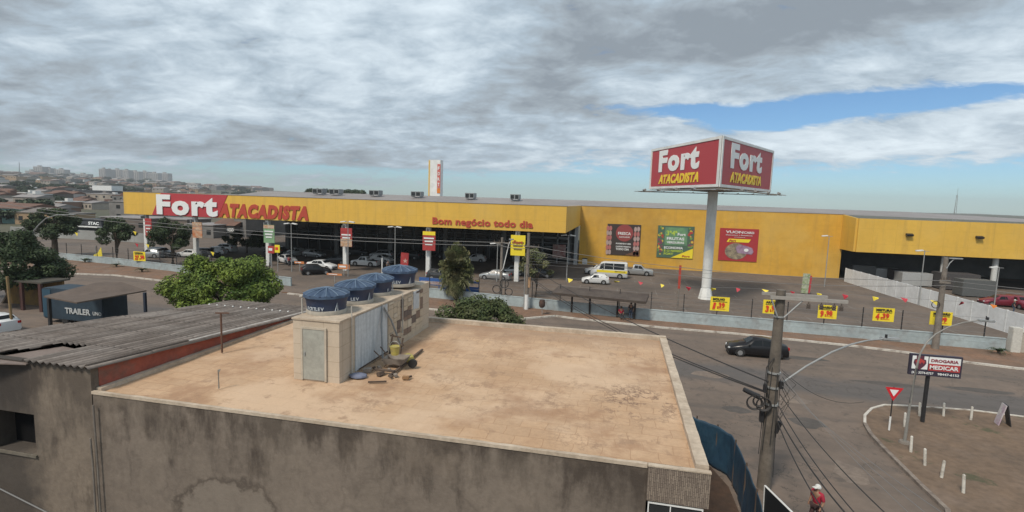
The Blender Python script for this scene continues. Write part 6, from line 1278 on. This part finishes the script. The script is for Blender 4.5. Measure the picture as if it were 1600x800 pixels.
# ------------------------------------------------------------------ left-hand town
def radY(px, d): return d*math.cos(azel(px, 300)[0])
def bld(px0, px1, top, Y, dep, mt, roofm, lab, name='town_building', flat=True, winrows=1, wins=3, z0=0, rh=1.5):
    a = D(px0, top, Y); b = D(px1, top, Y); x0, x1 = min(a[0], b[0]), max(a[0], b[0]); zt_ = (a[2]+b[2])/2; zg = hgt((x0+x1)/2, Y)-.5
    t = thing(name, lab, 'building', ((x0+x1)/2, Y, zg)); MB().bb(x0, x1, Y, Y+dep, zg, zt_).build('wall', mt, t)
    if flat: m_ = MB(); m_.bb(x0-.2, x1+.2, Y-.2, Y+dep+.2, zt_+.002, zt_+.25); m_.build('roof', roofm, t)
    else: m_ = MB(); m_.add([(x0-.4, Y-.4, zt_), (x1+.4, Y-.4, zt_), (x1+.4, Y+dep+.4, zt_), (x0-.4, Y+dep+.4, zt_), (x0-.4, Y+dep/2, zt_+rh), (x1+.4, Y+dep/2, zt_+rh)], [(0, 1, 5, 4), (3, 4, 5, 2), (0, 4, 3), (1, 2, 5), (0, 3, 2, 1)]); m_.build('roof', roofm, t)
    for r in range(winrows):
        for k in range(wins):
            xx = x0+(x1-x0)*(k+.5)/wins; zz_ = zt_-1.6-3*r
            if zz_ > zg+1: w_ = min(1.6, (x1-x0)/wins*.45); MB().bb(xx-w_/2, xx+w_/2, Y-.04, Y-.004, zz_-.6, zz_+.6).build('window', GLASSD, t)
    return t, x0, x1, zt_
TER = mat('terracotta', (.16, .085, .06), .9, (.11, .065, .05), .3, .5, .15, 1); GRW = mat('grey_render', (.20, .19, .18), .9, (.15, .145, .14), .25, .5, .1, 1); CRW = mat('cream_render', (.34, .30, .25), .9, (.26, .23, .20), .25, .5, .1, 1); BRW = mat('brown_render', (.15, .125, .105), .9, (.12, .10, .09), .2, .5, .1, 1); TEAL = mat('teal_render', (.20, .36, .33), .9, (.15, .27, .25), .4, .5, .1, 1); DGR = mat('dark_render', (.035, .038, .045), .8)
bld(-40, 33, 325, 118, 12, TEAL, TER, 'teal painted house with red roof at the left edge', flat=False, wins=4)
bld(36, 45, 330, 121, 8, TEAL, TER, 'narrow teal annex right of the teal house', wins=1)
bld(110, 180, 303, 270, 20, CRW, ROOFG, 'large cream box building below the black one', wins=6)
bld(82, 179, 297.5, 330, 26, DGR, DGR, 'wide black building on the slope at left', wins=0); bld(144, 174, 289.5, 350, 10, WHITE, ROOFG, 'small white block rising above the black building', wins=0)
bld(170, 228, 316, 140, 14, GRW, ROOFG, 'grey concrete block beside the left end of the store sign', wins=2, winrows=2)
bld(157, 233, 341, 108, 10, BRW, ROOFG, 'brown rendered building left of the narrow red sign', wins=3, winrows=2)
t, x0, x1, zt_ = bld(119, 158, 344, 104, 8, DGR, DGR, 'small black fronted shop with a white awning line', 'corner_shop', wins=2)
MB().bb(x0, x1+.3, 102.6, 103.9, zt_-1.7, zt_-1.5).build('awning', WHITE, t); text('STAC', (x0+(x1-x0)*.5, 103.9, zt_-1.1), XR, ZU, w=(x1-x0)*.42, h=.75, mt=LTXT, parent=t, bold=.03)
t, x0, x1, zt_ = bld(366, 384, 341, 112, 16, GRW, ROOFG, 'grey gabled building numbered 400 under the store sign', 'numbered_building', wins=1, winrows=2)
t, x0, x1, zt_ = bld(334, 366, 352, 110, 12, GRW, TER, 'grey house with sloping red roof below the store sign', 'numbered_building', flat=False, rh=2.5, wins=2); text('400', (x0+(x1-x0)*.62, 109.9, zt_-1.5), XR, ZU, w=(x1-x0)*.36, h=.85, mt=LTXT, parent=t, bold=.03)
bld(290, 333, 352, 106, 8, GRW, ROOFG, 'pale low workshop with white beams behind the food sign', wins=3)
bld(238, 292, 343, 112, 8, BRW, ROOFG, 'brown low house behind the dark palms', wins=3)
a = D(100, 385, 90); b = D(232, 388, 90); t = thing('boundary_wall', 'low pale wall behind the left end of the car park', 'wall', (a[0], 90, 0)); MB().bb(a[0]-15, b[0], 90, 90.2, 0, 2.0).build('masonry', mat('pale_wall', (.30, .31, .30), .9, (.24, .24, .23), .4), t)
# town on the slope
WM = [CRW, GRW, BRW, mat('white_render', (.45, .44, .42), .9, fine=.1), mat('ochre_render', (.30, .21, .13), .9, fine=.1), mat('brick_render', (.20, .12, .085), .9, fine=.1)]
RM = [TER, ROOFG, mat('fibre_roof', (.17, .155, .145), .9, fine=.1), mat('white_roof', (.5, .5, .49), .7, fine=.1)]
WN, RN = ['cream', 'grey', 'brown', 'white', 'ochre', 'brick coloured'], ['terracotta tiled', 'metal', 'grey sheet', 'white']
rnd = random.Random(11); cnt = 0
bands = [(140, 36, 1), (170, 32, 1), (205, 27, 1), (245, 24, 1), (290, 20, 1), (340, 18, 1), (400, 16, 1.1), (480, 15, 1.2), (580, 14, 1.4), (700, 14, 1.6), (860, 15, 2.0), (1050, 15, 2.4), (1280, 15, 2.8), (1550, 17, 3.3), (1720, 17, 3.6)]
for Yb, step, sc in bands:
    pxm = 215 if Yb < 700 else (330 if Yb < 1000 else 420)
    px = -15+rnd.uniform(0, step)
    while px < pxm and cnt < 290:
        Y = radY(px, Yb*1.5*rnd.uniform(.93, 1.07)); q = D(px, 300, Y); x = q[0]; 
        if (Yb < 230 and 105 < px < 232) or (Yb < 180 and px < 62): px += step; continue
        wv = rnd.uniform(8, 13)*sc; dp = rnd.uniform(8, 12)*sc; hh = rnd.choice((3.2, 3.5, 6.2, 6.5))*(.85+.28*sc if sc > 1.5 else 1); z = hgt(x, Y)-1; wi, ri = rnd.randrange(6), rnd.choice((0, 0, 1, 2, 2, 3)); gab = ri != 3 and rnd.random() < .7
        t = thing('house', f'{WN[wi]} house with {RN[ri]} roof on the distant slope', 'house', (x, Y, z), f'{WN[wi]} houses with {RN[ri]} roofs on the slope', rz=rnd.uniform(-.35, .35))
        MB().bb(-wv/2, wv/2, -dp/2, dp/2, 0, hh+1).build('wall', WM[wi], t, world=False); m_ = MB(); zt_ = hh+1
        if gab: rr_ = wv*.13; m_.add([(-wv/2-.3, -dp/2-.3, zt_), (wv/2+.3, -dp/2-.3, zt_), (wv/2+.3, dp/2+.3, zt_), (-wv/2-.3, dp/2+.3, zt_), (-wv/2-.3, 0, zt_+rr_), (wv/2+.3, 0, zt_+rr_)], [(0, 1, 5, 4), (3, 4, 5, 2), (0, 4, 3), (1, 2, 5), (0, 3, 2, 1)])
        else: m_.bb(-wv/2-.1, wv/2+.1, -dp/2-.1, dp/2+.1, zt_+.002, zt_+.35); m_.bb(-wv*.2, wv*.05, -1, 1.5, zt_+.352, zt_+1.8)
        m_.build('roof', RM[ri], t, world=False)
        nw = 3
        for k in range(nw if Yb < 1200 else 0): xx = -wv/2+wv*(k+.5)/nw; MB().bb(xx-.6*sc, xx+.6*sc, -dp/2-.05, -dp/2-.004, zt_-2.4, zt_-1.1).build('window', GLASSD, t, world=False)
        cnt += 1; px += step*rnd.uniform(.7, 1.2)
# towers
TW = mat('tower_render', (.33, .32, .31), .85, (.28, .27, .265), .02); TWD = mat('tower_band', (.13, .135, .14), .7)
tl = [(39, 52, 266.5, 'wide low pale block left of the paired towers'), (51.5, 65.5, 260, 'tallest of the leftmost pale towers'), (68, 78, 262.5, 'slim pale tower right of the tallest left tower'), (85, 100, 264.5, 'pale double tower in the middle of the left skyline'), (100, 108, 269.5, 'short pale tower joined to the double tower'), (117, 137, 271.5, 'broad low pale block between the tower groups'),
      (154, 164, 263.5, 'first tower of the large right hand cluster'), (164.5, 172, 265, 'second tower of the large right hand cluster'), (173, 188, 264.5, 'broad third tower of the large right hand cluster'), (190, 200, 265.5, 'tower right of the gap in the large cluster'), (201, 216, 267.5, 'broad tower in the middle of the right hand slab row'), (217, 230, 268, 'grey slab tower right of the middle of the row'), (231.5, 246, 270, 'second last slab tower of the row'), (248, 262, 270.5, 'last slab tower at the right end of the row')]
for i, (a, b, top, lab) in enumerate(tl):
    Y = radY(a, 2600)+(i % 3)*40; p, q = D(a, top, Y), D(b, top, Y); x0, x1 = p[0], q[0]; zg = hgt((x0+x1)/2, Y)-3; zt_ = p[2]
    t = thing('tower_block', lab, 'tower block', ((x0+x1)/2, Y, zg)); MB().bb(x0, x1, Y, Y+22, zg, zt_).build('wall', TW, t); MB().bb(x0+(x1-x0)*.35, x0+(x1-x0)*.6, Y+4, Y+12, zt_, zt_+5).build('roof', TW, t)
    m_ = MB(); nc_ = max(2, int((x1-x0)/9))
    for k in range(nc_): xx = x0+(x1-x0)*(k+.5)/nc_; m_.bb(xx-1.6, xx+1.6, Y-.5, Y-.05, zg+6, zt_-3)
    m_.build('window_columns', TWD, t)
t = thing('radio_mast', 'thin lattice mast on the horizon at far left', 'mast', D(30, 275, 1200)[:2]+(0,)); q0, q1 = D(30, 272, 1200), D(30, 253, 1200); m_ = MB(); m_.tube([(q0[0], 1200, hgt(q0[0], 1200)-2), q1], 1.2, 4, rr=[1.6, .5]); m_.build('mast', TWD, t)
t = thing('radio_mast', 'thin lattice mast rising behind the roof at far right', 'mast', D(1492, 330, 500)[:2]+(0,)); q1 = D(1492.5, 305, 500); m_ = MB(); x_ = D(1492, 335, 500)[0]
for dx_, dy_ in ((-.8, 0), (.8, 0), (0, .8)): m_.tube([(x_+dx_*1.5, 500+dy_, 0), (x_+dx_*.4, 500+dy_, q1[2])], .16, 4)
for z in np.arange(2, q1[2], 2.5): m_.tube([(x_-1.1+.03*z, 500, z), (x_+1.1-.03*z, 500, z+1.2)], .09, 3)
m_.tube([(x_, 500, q1[2]-1), (x_, 500, q1[2]+6)], .1, 4); m_.build('mast', GALV, t)
# far trees (copies of one tree)
rg = random.Random(2); ft = thing('far_tree', 'dark green tree among the distant houses', 'tree', (0, 0, 0), 'dark trees among the distant houses')
cents = [(rg.uniform(-3.4, 3.4), rg.uniform(-3, 3), rg.uniform(3.5, 7), rg.uniform(1.2, 2.2)) for _ in range(12)]; leafobj('crown', leaves(1100, cents, .75, 5), LEAFF, ft, (0, 0, 0)); MB().cyl((0, 0, 0), (0, 0, 4), .3, .2, 6).build('trunk', TRUNK, ft, world=False)
first = True
for k in range(150):
    d_ = 200*(2500/200)**rg.random()**.7; pxm = 215 if d_ < 900 else 400; px = rg.uniform(-10, pxm); Y = radY(px, d_)
    q = D(px, 300, Y); x = q[0]
    if Y < 420 and 105 < px < 235: continue
    o = ft if first else copy_tree(ft); first = False; s_ = rg.uniform(.7, 1.3)*(.75+d_/1900); o.location = (x, Y, hgt(x, Y)-.8); o.rotation_euler.z = rg.uniform(0, 6); o.scale = (s_*rg.uniform(1, 1.6), s_, s_*rg.uniform(.7, 1.1))
for k, px in enumerate((488, 497, 512, 545, 548, 556)):
    o = copy_tree(ft); o['label'] = 'dark treetop just showing above the store roof'; o['group'] = 'treetops above the store roof'; x, y, z = D(px, 303, 230); o.location = (x, 230, 4.5); o.scale = (1.2, 1, 1.25)

# ------------------------------------------------------------------ haze
hm = bpy.data.materials.new('haze'); hm.use_nodes = True; nt = hm.node_tree; nt.nodes.clear(); pv = nt.nodes.new('ShaderNodeVolumePrincipled'); pv.inputs['Color'].default_value = (.75, .80, .85, 1); pv.inputs['Density'].default_value = .00020; ou = nt.nodes.new('ShaderNodeOutputMaterial'); nt.links.new(pv.outputs[0], ou.inputs['Volume'])
hz = MB(); hz.bb(-4400, 4400, -4400, 4400, -12, 125); tag(hz.build('haze', hm), kind='stuff')
scene.cycles.volume_bounces = 0; scene.cycles.max_bounces = 6
